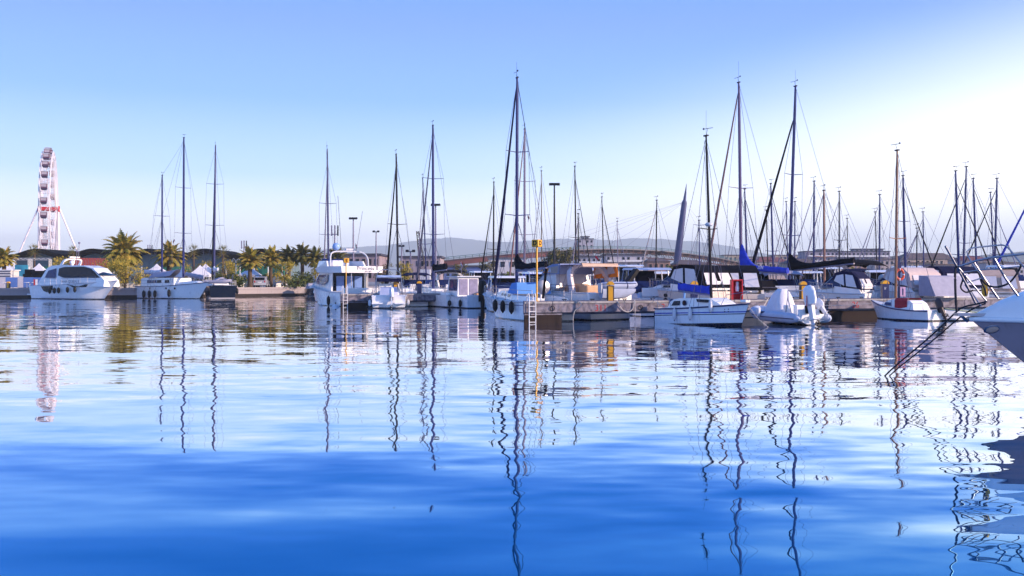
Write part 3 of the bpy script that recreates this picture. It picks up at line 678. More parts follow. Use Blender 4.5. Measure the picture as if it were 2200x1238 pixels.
# ------------------------------------------------------------------ bridge and town
def bridge():
    t = thing('footbridge', 'arched steel footbridge with truss girder and leaning cable pylon', 'bridge', (0, 0, GZ))
    RUST = mat('girder_rust', (0.13, 0.032, 0.035), 0.7, vary=.3, scale=.4); TEALR = mat('rail_teal', (0.10, 0.19, 0.22), 0.5, vary=.15); GRD = mat('girder_grey', (0.10, 0.085, 0.11), 0.6, vary=.2)
    prof = [(905, 561, 300), (950, 554, 300), (1000, 549, 301), (1060, 543, 303), (1120, 538, 305), (1180, 534, 308), (1240, 531, 312), (1300, 529.5, 318), (1360, 530.5, 325), (1420, 534, 333), (1480, 540, 343), (1540, 549, 356), (1590, 559, 368), (1630, 567, 378)]
    pts = []
    for (x0, y0, d0), (x1, y1, d1) in zip(prof[:-1], prof[1:]):
        for k in range(4):
            u = k / 4; pts.append(P(x0 + (x1 - x0) * u, y0 + (y1 - y0) * u, d0 + (d1 - d0) * u) - Vector((0, 0, GZ)))
    def run(idx, dz0, dz1, dy0, dy1): return [[pts[i] + Vector((0, dy0, dz0)), pts[i] + Vector((0, dy1, dz0)), pts[i] + Vector((0, dy1, dz1)), pts[i] + Vector((0, dy0, dz1))] for i in idx]
    n = len(pts); split = 20
    MB().loft(run(range(n), -1.15, -.85, -1.5, 2)).build('deck', GRD, t)
    MB().loft(run(range(split + 1), -2.75, -1.16, -1.0, 1.5)).build('girder', RUST, t)
    MB().loft(run(range(split, n), -2.3, -1.16, .2, 1.2)).build('web_girder', mat('girder_dark', (.05, .022, .03), .8, vary=.3, scale=.4), t)
    tr = MB()
    for yy in (-1.3, 1.8):
        for i in range(split, n - 1):
            h0, h1 = [2.5 - .8 * max(0, (j - 40) / 12) for j in (i, i + 1)]
            a, b = pts[i] + Vector((0, yy, -1.16)), pts[i + 1] + Vector((0, yy, -1.16)); c, d = a - Vector((0, 0, h0)), b - Vector((0, 0, h1))
            tr.tube([c, d], .2, 5); m_ = (c + d) / 2; tr.tube([a, m_, b], .12, 4); tr.tube([a, c], .08, 4)
    tr.build('truss', mat('truss_brown', (.085, .035, .04), .7, vary=.3), t)
    rl = MB()
    for yy in (-1.45, 1.95):
        for z in (.05, -.45): rl.tube([p + Vector((0, yy, z)) for p in pts], .05, 4)
        for p in pts: rl.tube([p + Vector((0, yy, -.85)), p + Vector((0, yy, .05))], .07, 4)
    rl.build('railing', TEALR, t)
    for i in (6, 14, 24):
        p = pts[i]; MB().box((p.x, p.y + .2, (p.z - 2.7) / 2), (1.0, 1.6, p.z - 2.7)).build('pier', GREYW, t)
    top = P(1475, 395, 330) - Vector((0, 0, GZ)); base = P(1450, 600, 330) - Vector((0, 0, GZ)); neck = base.lerp(top, .80)
    PY = mat('pylon_blue', (0.04, 0.05, 0.16), 0.5, vary=.3, spec=.2)
    MB().tube([base, base.lerp(top, .3), neck, neck.lerp(top, .15), top], [1.15, 1.25, .95, .55, .06], 10).build('pylon', PY, t, 40)
    cb = MB(); c0 = neck.lerp(top, .05)
    for i in (16, 20, 24, 28, 31, 43, 46): cb.tube([c0, pts[i] + Vector((0, -1, 0))], .022, 4)
    cb.build('cables', WIRE, t)
bridge()
def block(px0, px1, ytop, ybase, Y, label, wallc, rows, cols, roof='flat', roofm=None, balcony=False, depth=12, name='apartment_building', rz=0.0, winw=.45):
    z0 = max(0.9, ZW(ybase, Y)); t = thing(name, label, 'building', (XW((px0 + px1) / 2, Y), Y, z0), rz)
    w = XW(px1, Y) - XW(px0, Y); h = ZW(ytop, Y) - z0
    m = mat('wall_%d_%d_%d' % tuple(int(c * 255) for c in wallc), wallc, 0.85, vary=.2, scale=.25)
    MB().box((0, depth / 2, h / 2), (w, depth, h)).build('wall', m, t)
    rm = roofm or mat('roof_grey', (0.12, 0.11, 0.13), 0.8, vary=.3, scale=.3)
    if roof == 'flat': MB().box((0, depth / 2, h + .2), (w + .8, depth + .8, .4)).build('roof', rm, t)
    elif roof == 'hip':
        rh = min(3.0, w * .16) ; MB().loft([[(-w / 2 - .5, -.5, h), (w / 2 + .5, -.5, h), (w / 2 + .5, depth + .5, h), (-w / 2 - .5, depth + .5, h)], [(-w / 2 + rh * 1.4, depth / 2 - .3, h + rh), (w / 2 - rh * 1.4, depth / 2 - .3, h + rh), (w / 2 - rh * 1.4, depth / 2 + .3, h + rh), (-w / 2 + rh * 1.4, depth / 2 + .3, h + rh)]]).build('roof', rm, t)
    sw, sh = w / cols, h / rows; wp = bp = None
    rnd = random.Random(int(px0 * 7 + ytop))
    for r_ in range(rows):
        for c in range(cols):
            if rnd.random() < .12: continue
            if wp is None: o = wp = MB().box((0, 0, 0), (sw * winw, .12, sh * .45)).build('window', GLASSD, t)
            else: o = wp.copy(); COL.objects.link(o)
            o.location = (-w / 2 + (c + .5) * sw, -.02, (r_ + .52) * sh)
        if balcony:
            if bp is None: o = bp = MB().box((0, 0, 0), (w * .94, 1.2, sh * .3)).build('balcony', WHITE2, t)
            else: o = bp.copy(); COL.objects.link(o)
            o.location = (0, -.7, (r_ + .17) * sh)
    return t
TW = (.40, .33, .33); BG = (.42, .34, .26); LG = (.40, .38, .44); PK = (.36, .22, .18)
RT = mat('roof_red', (0.22, 0.05, 0.045), 0.8, vary=.3, scale=.4); RB = mat('roof_brown', (0.12, 0.075, 0.07), 0.85, vary=.3, scale=.3); RN = mat('roof_dark', (0.04, 0.04, 0.07), .8, vary=.3, scale=.3)
block(1242, 1275, 514, 606, 520, 'pale tower block rising behind the bridge, with roof hut', LG, 9, 4, roofm=RN)
o = block(1249, 1266, 509, 514, 524, 'roof hut on top of the pale tower block', LG, 1, 2, depth=5, name='roof_hut', roofm=RN)
block(1240, 1292, 553, 606, 240, 'white balconied apartment building under the bridge, left of two', LG, 4, 5, balcony=True, roofm=RN)
block(1302, 1388, 549, 606, 250, 'wide white balconied apartment building under the bridge, right of two', LG, 4, 8, balcony=True, roofm=RN)
block(1392, 1440, 562, 606, 230, 'low building with brown hipped roof left of the leaning pylon', PK, 2, 4, 'hip', RB)
block(1456, 1520, 568, 606, 230, 'low building with brown hipped roof right of the leaning pylon', PK, 2, 5, 'hip', RB)
block(945, 1040, 574, 606, 210, 'low blue-fronted shed under the left end of the bridge', (.10, .16, .42), 1, 8, roofm=RN, name='warehouse')
block(1050, 1130, 556, 606, 260, 'white warehouse under the bridge left of the tall dark-covered boom', (.62, .60, .64), 2, 4, name='warehouse')
block(860, 945, 554, 606, 200, 'grey shed with dark roof behind the lattice crane boom', (.32, .27, .32), 2, 8, roofm=RN, name='warehouse')
block(735, 815, 549, 606, 190, 'grey building with dark roof behind the flybridge yacht', (.28, .22, .26), 2, 6, roofm=RN, name='warehouse')
block(1556, 1604, 549, 598, 520, 'pale flat-roofed building behind the blue sail cover, left of its top', BG, 3, 5, roofm=RB)
block(1608, 1662, 553, 598, 500, 'low pale building right of the blue sail cover top', TW, 3, 6, roofm=RB)
block(1626, 1694, 563, 600, 380, 'long red-roofed building between the two tall masts', TW, 2, 8, 'hip', RT)
block(1664, 1738, 549, 596, 540, 'beige flat building left of the broad grey block', BG, 4, 8, roofm=RB)
block(1730, 1912, 541, 598, 470, 'broad grey-purple apartment block with dark roof terrace', (.25, .22, .30), 5, 20, roofm=RN, balcony=True)
block(1760, 1800, 537, 541, 476, 'roof pavilion on the left half of the broad grey block', (.2, .19, .28), 1, 4, roofm=RN, depth=6, name='roof_hut')
block(1836, 1898, 536, 541, 476, 'long roof pavilion on the right half of the broad grey block', (.2, .19, .28), 1, 6, roofm=RN, depth=6, name='roof_hut')
block(1820, 1862, 560, 604, 330, 'brick-pink building in front of the broad grey block', PK, 3, 4, roofm=RB)
block(1695, 1762, 566, 604, 320, 'tan low building above the black boom cover', BG, 2, 6, 'hip', RB)
block(1880, 1932, 558, 602, 400, 'tan building left of the wooden mast', TW, 3, 5, roofm=RB)
block(1938, 2058, 557, 600, 430, 'wide beige building on the town hill right of the wooden mast', (.44, .33, .28), 3, 12, 'hip', RB)
block(1950, 2010, 566, 604, 330, 'beige building in front of the wide hill building', BG, 3, 6, roofm=RB)
block(2012, 2072, 570, 604, 310, 'pale building behind the cruiser with the navy canopy', TW, 2, 6, roofm=RB)
block(2064, 2130, 560, 602, 400, 'purple-roofed building behind the bow rail, left part', TW, 3, 6, 'hip', RT)
block(2120, 2210, 566, 602, 360, 'pale long building behind the bow rail at the right edge', LG, 3, 9, roofm=RB)
# ------------------------------------------------------------------ boat building
class Boat:
    """a hull about the origin: x towards the bow, y to port, z up from the waterline"""
    def __init__(s, t, Ln, B, zs, zb, m, tw=.8, flare=.25, rake=.12, draft=.35, trake=.0, full=2.2, deckm=None, dip=0.0, knuckle=None, deck=True, rub=None):
        s.t, s.L, s.B, s.zs, s.zb, s.tw, s.full, s.dip = t, Ln, B, zs, zb, tw, full, dip
        n = 18; rings = []
        for i in range(n + 1):
            u = i / n; b = s.beam(u); zd = s.sheer(u); xs = -Ln / 2 + u * Ln
            row = []
            for k in range(9):
                v = k / 8                                    # 0 deck edge .. 1 keel
                z = zd + (-draft - zd) * v
                fl = max(0.0, z) / max(zd, .01)
                bb = b * (1 - flare * (0.25 + .75 * u ** 1.5) * (1 - fl)) if z >= 0 else b * (1 - flare * (0.25 + .75 * u ** 1.5)) * (1 - (-z / draft) ** 2.0)
                x = xs - rake * Ln * (u ** 3) * (1 - z / s.zb) * 1.0 + trake * (1 - u) ** 6 * (z / max(zs, .01))
                row.append((x, bb, z))
            rings.append(row + [(x, -y, z) for x, y, z in reversed(row[:-1])])
        mb = MB(); mb.loft(rings, False, False)
        tr = rings[0]; mb.add(tr, [tuple(range(len(tr)))])
        s.hull = mb.build('hull', m, t, 50)
        if deck:
            d = MB(); rows = []
            for i in range(n + 1):
                u = i / n; b = s.beam(u) * .985; x = -Ln / 2 + u * Ln; z = s.sheer(u) - .03
                rows.append([(x, b, z), (x, b * .5, z + .04 * B * .3), (x, 0, z + .06 * B * .3), (x, -b * .5, z + .04 * B * .3), (x, -b, z)])
            d.sheet(rows); s.deck = d.build('deck', deckm or DECKM, t, 40)
        if rub:
            r_ = MB()
            for sg in (-1, 1): r_.tube([(-Ln / 2 + i / n * Ln, sg * (s.beam(i / n) + .012), s.sheer(i / n) - .04) for i in range(n + 1)], .035, 5)
            r_.build('rubbing_strake', rub, t)
    def beam(s, u):
        h = s.B / 2
        if u < .42: return h * (s.tw + (1 - s.tw) * sin(pi / 2 * u / .42))
        q = (u - .42) / .58
        return max(.02, h * (1 - q ** s.full))
    def sheer(s, u): return s.zs + (s.zb - s.zs) * u ** 1.7 - s.dip * sin(pi * u)
    def at(s, x): return (x + s.L / 2) / s.L
    def edge(s, x, sg, inset=.06, dz=0.0): u = s.at(x); return (x, sg * max(.0, s.beam(u) - inset), s.sheer(u) + dz)
def cabin(prof, w, k=.18, taper=0.0, name='cabin', m=None, t=None, x0=0.0, z0=None, smooth=35):
    """side profile (x, z) widened to w, leaning in by k with height, narrowing forward of x0"""
    z0 = min(z for _, z in prof) if z0 is None else z0
    y = lambda x, z: max(.03, w - k * (z - z0) - taper * max(0, x - x0))
    mb = MB(); n = len(prof)
    mb.loft([[(x, -y(x, z), z) for x, z in prof], [(x, y(x, z), z) for x, z in prof]], True, True)
    o = mb.build(name, m or WHITE, t, smooth)
    return o, y
def side_panels(poly, y, off, m, t, name='window', sides=(-1, 1), th=.02):
    """a pane laid on each cabin side"""
    for s in sides:
        MB().prism(poly, lambda a, b, q: (a, s * (y(a, b) - .01 + (off + .01) * q), b)).build(name, m, t)
def hoop(x, zb, zt, w, dx=0.0, n=9):
    pts = []
    for i in range(n + 1):
        a = pi * i / n; pts.append((x + dx * sin(a) ** .6, w * (1 if abs(cos(a)) > .8 else abs(cos(a)) ** .35) * (1 if cos(a) > 0 else -1) if abs(cos(a)) > 1e-3 else 0, zb + (zt - zb) * sin(a) ** .5))
    return pts
def arch(mb, x0, x1, zb, zt, w, th=.1, n=12):
    """radar arch: raked hoop of flat section, foot at x0, crown at x1"""
    rings = []
    for i in range(n + 1):
        a = pi * i / n; c, s_ = cos(a), sin(a)
        yy = w * (abs(c) ** .45) * (1 if c >= 0 else -1); h = s_ ** .45 if s_ > 0 else 0
        x = x0 + (x1 - x0) * h; z = zb + (zt - zb) * h
        nx = .22 * (1 - .3 * h)
        rings.append([(x - nx, yy, z - th * .0), (x + nx, yy, z), (x + nx, yy * (1 - th / w), z - th * (h > .6)), (x - nx, yy * (1 - th / w), z - th * (h > .6))])
    mb.loft(rings)
def rails(b, xa, xb, h=.55, n=5, name='guard_rail', bow=False, mid=True, r=.014, inset=.07, m=None):
    mb = MB(); xs = [xa + (xb - xa) * i / n for i in range(n + 1)]
    for sg in (-1, 1):
        top = [b.edge(x, sg, inset, h) for x in xs]
        if bow: top.append((b.L / 2 + .05, 0, b.sheer(1) + h + .05))
        mb.tube(top, r, 5)
        if mid: mb.tube([(x, y, z - h * .48) for x, y, z in top], r * .7, 4)
        for x in xs: mb.tube([b.edge(x, sg, inset), b.edge(x, sg, inset, h)], r, 5)
    return mb.build(name, m or STEEL, b.t)
def flagstaff(t, p, h, cols, lean=(-.3, 0), name='flag', fl=.5, fh=.35, hang=True):
    q = Vector(p) + Vector((lean[0], lean[1], h)); MB().tube([p, q], .014, 5).build('flagstaff', MASTP, t)
    for i, c in enumerate(cols):
        a = i / len(cols); bq = (i + 1) / len(cols)
        rows = []
        for k in range(6):
            v = k / 5; z = -v * (fl if hang else fh)
            rows.append([tuple(q + Vector(((-(a if j == 0 else bq) * fh * (.55 if hang else 1)) + .05 * sin(v * 5 + j), .05 * sin(v * 6 + 2 * (a if j == 0 else bq)), z - .02 * j))) for j in (0, 1)])
        MB().sheet(rows).build('flag', c, t)
FLG, FLW, FLR = mat('flag_green', (0.01, .2, .05), .8), mat('flag_white', (.7, .7, .7), .8), mat('flag_red', (.55, .02, .03), .8)
def outboard(t, x, y, z, m=BLACK, s=1.0, tilt=0.0, rz=0.0):
    """cowl, leg, lower unit and propeller behind a transom; tilt lifts the leg"""
    mb = MB()
    prof = [(.02, .10), (.20, .16), (.24, .34), (.235, .62), (.20, .80), (.10, .88)]
    rings = [[(-.28 + 1.25 * r_ * cos(a) * (1.25 if cos(a) < 0 else .9) + .1, r_ * .78 * sin(a), zz) for a in [2 * pi * j / 12 for j in range(12)]] for r_, zz in prof]
    mb.loft(rings)
    M = Matrix.Translation((x, y, z)) @ Matrix.Rotation(rz, 4, 'Z') @ Matrix.Rotation(tilt, 4, 'Y') @ Matrix.Scale(s, 4)
    mb.v = [tuple(M @ Vector(v)) for v in mb.v]
    body = mb.build('outboard_motor', m, t, 50)
    def sub(f, name, mm):
        q = MB(); f(q); q.v = [tuple(M @ Vector(v)) for v in q.v]; return q.build(name, mm, body, 45)
    sub(lambda q: q.loft([[(-.36, -.07, .12), (-.08, -.07, .12), (-.08, .07, .12), (-.36, .07, .12)], [(-.33, -.05, -.45), (-.12, -.05, -.45), (-.12, .05, -.45), (-.33, .05, -.45)], [(-.3, -.02, -.78), (-.16, -.02, -.78), (-.16, .02, -.78), (-.3, .02, -.78)]]), 'leg', m)
    sub(lambda q: q.box((-.26, 0, -.42), (.42, .2, .02)).ell((-.25, 0, -.6), (.24, .06, .06)), 'lower_unit', m)
    def prop(q):
        for k in range(3): q.box((-.5, .08 * cos(k * 2.09), -.6 + .08 * sin(k * 2.09)), (.03, .06, .14), 0, k * 2.09 + .5, 0)
        q.ell((-.5, 0, -.6), (.06, .035, .035))
    sub(prop, 'propeller', MASTD)
    sub(lambda q: q.box((-.02, 0, .02), (.1, .22, .3)), 'bracket', BLACK)
    return body
def fender(p, label, m=FENDB, r=.13, h=.62, top=None, group='black fenders', ball=False):
    t = thing('fender', label, 'fender', p, 0, group)
    if ball: MB().ell((0, 0, -h / 2), (r, r, r * 1.1), 12, 8).build('bladder', m, t, 60); MB().lathe([(.05, -h / 2 + r), (.06, -h / 2 + r + .1), (.02, -h / 2 + r + .16)], n=8).build('eye', FENDB, t, 50)
    else:
        MB().lathe([(.02, -h), (r * .35, -h * .93), (r * .85, -h * .80), (r, -h * .65), (r, -h * .3), (r * .85, -h * .16), (r * .35, -h * .04), (.02, 0)], n=12).build('bladder', m, t, 50)
        if m is FENDW: MB().lathe([(.015, -h * 1.01), (r * .42, -h * .92), (r * .38, -h * .905)], n=10).build('tip', FENDB, t, 50)
    if top: MB().tube([(0, 0, 0), tuple(Vector(top) - Vector(p))], .012, 4).build('lanyard', ROPED if m is FENDB else ROPE, t)
    return t
def berth(xs, Ys, xb, Yb):
    """stern seen at photo column xs, depth Ys; bow at xb, Yb -> centre, heading, length"""
    a = Vector((XW(xs, Ys), Ys)); b = Vector((XW(xb, Yb), Yb)); d = b - a; c = (a + b) / 2
    return (c.x, c.y, 0), atan2(d.y, d.x), d.length
def wpt(t, x, y, off=0.0, side=None):
    """photo pixel -> boat coordinates on the boat's own centre plane (moved off to one side by off)"""
    loc = Vector(t.location); a = t.rotation_euler.z; n = Vector((-sin(a), cos(a), 0)); q = loc + n * off
    d = Vector(((x - 1100) / F, 1, -(y - HOR) / F)); o = Vector((0, 0, CAMZ))
    s = (q - o).dot(n) / d.dot(n); p = o + d * s - loc
    return Vector((p.x * cos(a) + p.y * sin(a), -p.x * sin(a) + p.y * cos(a), p.z))
def local(t, p):
    a = t.rotation_euler.z; d = Vector(p) - Vector(t.location)
    return Vector((d.x * cos(a) + d.y * sin(a), -d.x * sin(a) + d.y * cos(a), d.z))
def glob(t, p):
    a = t.rotation_euler.z; p = Vector(p); return Vector((p.x * cos(a) - p.y * sin(a), p.x * sin(a) + p.y * cos(a), p.z)) + Vector(t.location)
def sail_cover(t, mast_p, boom_end, m, hf=.75, hb=.28, w=.16, boomm=None, sag=0.0, name='sail_cover', stripe=None, boom=True):
    """flaked sail under a cover along the boom, high at the mast and tapering aft"""
    a = Vector(mast_p); b = Vector(boom_end); n = 14; rings = []; d = (b - a)
    for i in range(n + 1):
        u = i / n; h = hb + (hf - hb) * max(0, 1 - u / .32) ** 1.8; ww = w * (1 - .45 * u) * (1 + .08 * sin(i * 2.3)); c = a + d * u
        rings.append([tuple(c + Vector((0, ww * cos(q) * (1.0 if sin(q) < .3 else .8), (h * .5 + .02) + (h * .5) * sin(q) * 1.0 + .02 * sin(i * 1.7 + q)))) for q in [2 * pi * j / 10 + .3 for j in range(10)]])
    mb = MB(); mb.loft(rings); o = mb.build(name, m, t, 60)
    if stripe:
        r2 = MB(); r2.loft([[(p[0], p[1] * 1.03, p[2]), (q[0], q[1] * 1.03, q[2])] for p, q in ((r_[k], r_[k + 1]) for r_ in rings for k in (7,))], False, False); r2.build('stripe', stripe, o)
    if boom:
        MB().tube([a + Vector((0, 0, -.02)), b + Vector((0, 0, -.02))], .055, 8).build('boom', boomm or MASTP, t, 40)
    return o
def rig(t, b, foot, top, mm, r=.075, spread=(.38, .7), sw=.55, fore='furl', furlm=None, furl_r=.07, bowx=None, stern=True, frac=1.0, rod=True, vane=True, topm=None, runs=True, fr_top=None, fore_to=None, back_to=None):
    """mast with spreaders, shrouds, stays, furled headsail and masthead gear; all in boat coordinates"""
    foot, top = Vector(foot), Vector(top); H = (top - foot)
    MB().tube([foot, foot + H * .5, foot + H * .85, top], [r, r * .97, r * .85, r * .62], 8).build('mast', mm, t, 40)
    tips = []
    for q in spread:
        c = foot + H * q; sp = MB()
        for s in (-1, 1):
            tp = c + Vector((-.10, s * sw * (1.0 - .25 * (q - spread[0])), .06)); sp.tube([c, tp], [.03, .02], 5); tips.append((q, s, tp))
        sp.build('spreader', mm, t)
    rw = .012; w = MB(); bx = b.L / 2 if b else 4
    hb = b.B / 2 * .93 if b else 1.2; zc = b.sheer(b.at(foot.x)) if b else 1
    for s in (-1, 1):
        prev = Vector((foot.x - .15, s * hb, zc)); low = prev.copy()
        for q, ss, tp in tips:
            if ss == s: w.tube([prev, tp], rw, 3, False); prev = tp
        w.tube([prev, foot + H * min(.985, frac)], rw, 3, False)
        if spread: w.tube([low + Vector((.3, 0, 0)), foot + H * (spread[0] - .015)], rw, 3, False); w.tube([low - Vector((.3, 0, 0)), foot + H * (spread[0] - .015)], rw, 3, False)
    ftop = foot + H * (frac - .015); fbase = Vector(fore_to) if fore_to is not None else Vector((bx - .12 if b else 3, 0, (b.sheer(1) if b else 1) + .05))
    if stern:
        sb = Vector(back_to) if back_to is not None else Vector((-bx + .05, 0, b.sheer(0) + .1 if b else 1)); w.tube([top - Vector((0, 0, .05)), sb], rw, 3, False)
    if runs:
        for s in (-.06, .07): w.tube([foot + Vector((-.1, s, .8)), top + Vector((-.06, s, -.2))], rw * .8, 3, False)
    if fore == 'wire': w.tube([ftop, fbase], rw * 1.2, 3, False)
    w.build('rigging', WIRE, t)
    if fore == 'furl':
        a = fbase.lerp(ftop, .05); z = fbase.lerp(ftop, .95)
        f = MB(); f.tube([fbase, a, fbase.lerp(ftop, .25), fbase.lerp(ftop, .6), z, ftop], [.02, furl_r * 1.05, furl_r * 1.1, furl_r * .8, furl_r * .5, .012], 7)
        g = f.build('furled_sail', furlm or CANVN, t, 50)
        MB().lathe([(.09, 0), (.10, .05), (.05, .16)], tuple(fbase + Vector((0, 0, .02))), 8).build('furling_drum', BLACK, g)
    if vane:
        mh = MB(); mh.box(top + Vector((0, 0, .03)), (.28, .09, .07))
        mh.tube([top, top + Vector((.1, 0, .35))], .012, 4); mh.tube([top + Vector((-.2, 0, .36)), top + Vector((.4, .05, .36))], .014, 4)
        mh.ell(top + Vector((-.22, .05, .38)), .05, 6, 4); mh.build('masthead_gear', MASTD, t)
    if rod: MB().tube([top + Vector((-.05, .05, 0)), top + Vector((-.05 - .0, .05, rod if rod is not True else .9))], .008, 4).build('whip_aerial', WIRE, t)
def coach(b, x0, x1, w, h, front=.9, back=.25, m=WHITE, name='cabin', wins=(), winm=GLASSD, k=.25, taper=.12, winsz=(.42, .3)):
    z = lambda x: b.sheer(b.at(x)) - .06
    prof = [(x0, z(x0)), (x1, z(x1)), (x1 - front, z(x1) + h * .82), (x0 + back, z(x0) + h), ]
    prof = [(x0, z(x0)), (x0 + back * .3, z(x0) + h * .97), (x0 + back, z(x0) + h), (x1 - front, z(x1 - front) + h * .9), (x1 - front * .45, z(x1 - front) + h * .6), (x1, z(x1))]
    o, y = cabin(prof, w, k, taper, name, m, b.t, x0)
    for wx, ln in wins:
        zz = z(wx) + h * winsz[0]; hh = h * winsz[1]
        side_panels([(wx, zz), (wx + ln, zz), (wx + ln * .85, zz + hh), (wx + ln * .06, zz + hh)], y, .012, winm, b.t)
    return o, y
def bimini(t, x0, x1, z, w, m, hgt=.35, frame=STEEL, zfoot=1.2, name='bimini', drop=.12):
    n = 8; rows = []
    for i in range(n + 1):
        u = i / n; x = x0 + (x1 - x0) * u; zc = z + hgt * sin(pi * (.12 + .76 * u)) - hgt * .36
        rows.append([(x, -w, zc - drop), (x, -w * .8, zc), (x, 0, zc + .06), (x, w * .8, zc), (x, w, zc - drop)])
    mb = MB(); mb.sheet(rows); o = mb.build(name, m, t, 50); s = o.modifiers.new('t', 'SOLIDIFY'); s.thickness = .03
    for sg in (-1, 1):
        f = MB()
        for xt in (x0 + .05, (x0 + x1) / 2, x1 - .05): f.tube([((x0 + x1) / 2, sg * w, zfoot), (xt, sg * w, z - .1)], .014, 4)
        f.build('canopy_frame', frame, t)
    return o
def cockpit_tent(t, prof, w, k, m, panes, panem=CLEARV, name='cockpit_tent'):
    o, y = cabin(prof, w, k, 0, name, m, t)
    for poly in panes: side_panels(poly, y, .012, panem, t, 'clear_pane')
    return o, y

HW = lambda nm, st=(), base=(0.80, .80, .82): striped(nm, base, [(-3, .07, (.012, .012, .03))] + list(st))
HULLW = HW('hull_white'); HULLBL = HW('hull_white_bluestripe', [(.62, .68, (.02, .05, .35))]); HULLCR = striped('hull_cream', (.70, .62, .56), [(-3, .05, (.02, .02, .04))])
HULLN = striped('hull_navy', (.010, .012, .03), [(-3, .10, (.30, .27, .25))])
HULLG = striped('hull_grey_white', (.66, .67, .72), [(-3, .06, (.02, .02, .03))])
def cruiser(label, xs, Ys, xb, Yb, B=2.9, zs=.95, zb=1.35, m=None, canopy='bimini', cm=None, archm=None, ports=3, cabm=WHITE, seat=None, name='motor_cruiser', cat='motorboat', top=1.0, group=None, rail=True, zc=2.25, wind=True):
    loc, rz, Ln = berth(xs, Ys, xb, Yb); t = thing(name, label, cat, loc, rz, group)
    b = Boat(t, Ln, B, zs, zb, m or HULLW, .9, .3, .14, .35, -.1, 2.4, rub=GREYW)
    h = Ln / 2
    # raised foredeck, windscreen, cockpit coaming
    coach(b, -h * .12, h * .72, B * .36, .42, 1.5, .15, cabm, 'foredeck', [(h * .05, .8)] if ports else ())
    z0 = zs + .32
    if wind:
        prof = [(-h * .30, z0), (h * .32, z0 + .08), (h * .02, z0 + .62), (-h * .16, z0 + .66)]
        o, y = cabin(prof, B * .40, .22, .05, 'windscreen', GLASSB, t, -h * .2)
        fr = MB()
        for sg in (-1, 1): fr.tube([(x, sg * (y(x, z) + .015), z) for x, z in (prof[1], prof[2], prof[3], prof[0])], .03, 5)
        fr.tube([(prof[2][0], -y(*prof[2]), prof[2][1]), (prof[2][0], y(*prof[2]), prof[2][1])], .03, 5)
        fr.build('windscreen_frame', STEEL, t)
    MB().prism([(-h * .96, zs - .05), (-h * .10, zs), (-h * .10, zs + .42), (-h * .9, zs + .22)], lambda a, c, q: (a, (B * .46 if q else B * .40) * 1, c)).build('coaming', cabm, t, 40)
    MB().prism([(-h * .96, zs - .05), (-h * .10, zs), (-h * .10, zs + .42), (-h * .9, zs + .22)], lambda a, c, q: (a, -(B * .46 if q else B * .40) * 1, c)).build('coaming', cabm, t, 40)
    s_ = MB(); s_.box((-h * .75, 0, zs + .12), (.5, B * .7, .35)).box((-h * .9, 0, zs + .32), (.14, B * .7, .5)); s_.build('seat', seat or WHITE2, t, bevel=.05)
    if archm:
        a = MB(); arch(a, -h * .55, -h * .25, zs + .1, zc + .05, B * .44, .12); a.build('radar_arch', archm, t, 40)
    cm = cm or CANVN
    if canopy == 'bimini': bimini(t, -h * .75, h * .05, zc, B * .42, cm, .35, zfoot=zs + .35)
    elif canopy == 'tent':
        prof = [(-h * .95, zs + .2), (h * .02, z0 + .5), (-h * .10, zc - .05), (-h * .3, zc + .06), (-h * .62, zc), (-h * .82, zc - .35)]
        MB().sheet([[(h * .0 - .04 + .03, yy * .8, z0 + .42), (-h * .09, yy * .74, zc - .2)] for yy in (-B * .42, 0, B * .42)]).build('front_curtain', CLEARV, t)
        for sg in (-1, 1): MB().sheet([[(-h * .955, sg * B * .05, zs + .38), (-h * .955, sg * B * .36, zs + .38)], [(-h * .845, sg * B * .05, zc - .42), (-h * .845, sg * B * .33, zc - .42)]]).build('aft_curtain', CLEARV, t)
        cockpit_tent(t, prof, B * .43, .10, cm, [[(-h * .40, z0 + .12), (-h * .06, z0 + .42), (-h * .14, zc - .22), (-h * .36, zc - .14)], [(-h * .80, z0 + .02), (-h * .46, z0 + .10), (-h * .42, zc - .15), (-h * .66, zc - .22)]])
    elif canopy == 'hardtop':
        n = [(-h * .70, zc - .03), (h * .02, zc), (-h * .05, zc + .13), (-h * .6, zc + .12)]
        cabin(n, B * .40, .3, .03, 'hardtop', cabm, t)
        for sg in (-1, 1):
            for x0, x1 in ((h * .10, 0), (-h * .6, -h * .55), (-h * .28, -h * .26)): MB().tube([(x0, sg * B * .38, z0 + .2), (x1, sg * B * .36, zc)], .035, 5).build('hardtop_post', cabm, t)
        MB().hexa([(-h * .1, -B * .33, z0 + .2), (h * .06, -B * .33, z0 + .2), (h * .06, B * .33, z0 + .2), (-h * .1, B * .33, z0 + .2), (-h * .06, -B * .30, zc - .05), (h * .0, -B * .30, zc - .05), (h * .0, B * .30, zc - .05), (-h * .06, B * .30, zc - .05)]).build('front_window', GLASSD, t)
    if rail: rails(b, -h * .05, h * .93, .5, 5, bow=True)
    if ports:
        for sg in (-1, 1):
            for i in range(ports):
                x = h * (.02 + .6 * i / max(1, ports - 1) if ports > 1 else .3); u = b.at(x); zz = b.sheer(u) * .80
                yy = b.beam(u) * (1 - .3 * (.25 + .75 * u ** 1.5) * (1 - .80))
                pm = MB().lathe([(.13, -.02), (.13, .02)], (0, 0, 0), 12, 'Y').build('porthole', GLASSD, t); pm.location = (x - .14 * Ln * u ** 3 * (1 - zz / zb), sg * (yy + .005), zz); pm.scale = (1.3, 1, .8)
    return t, b
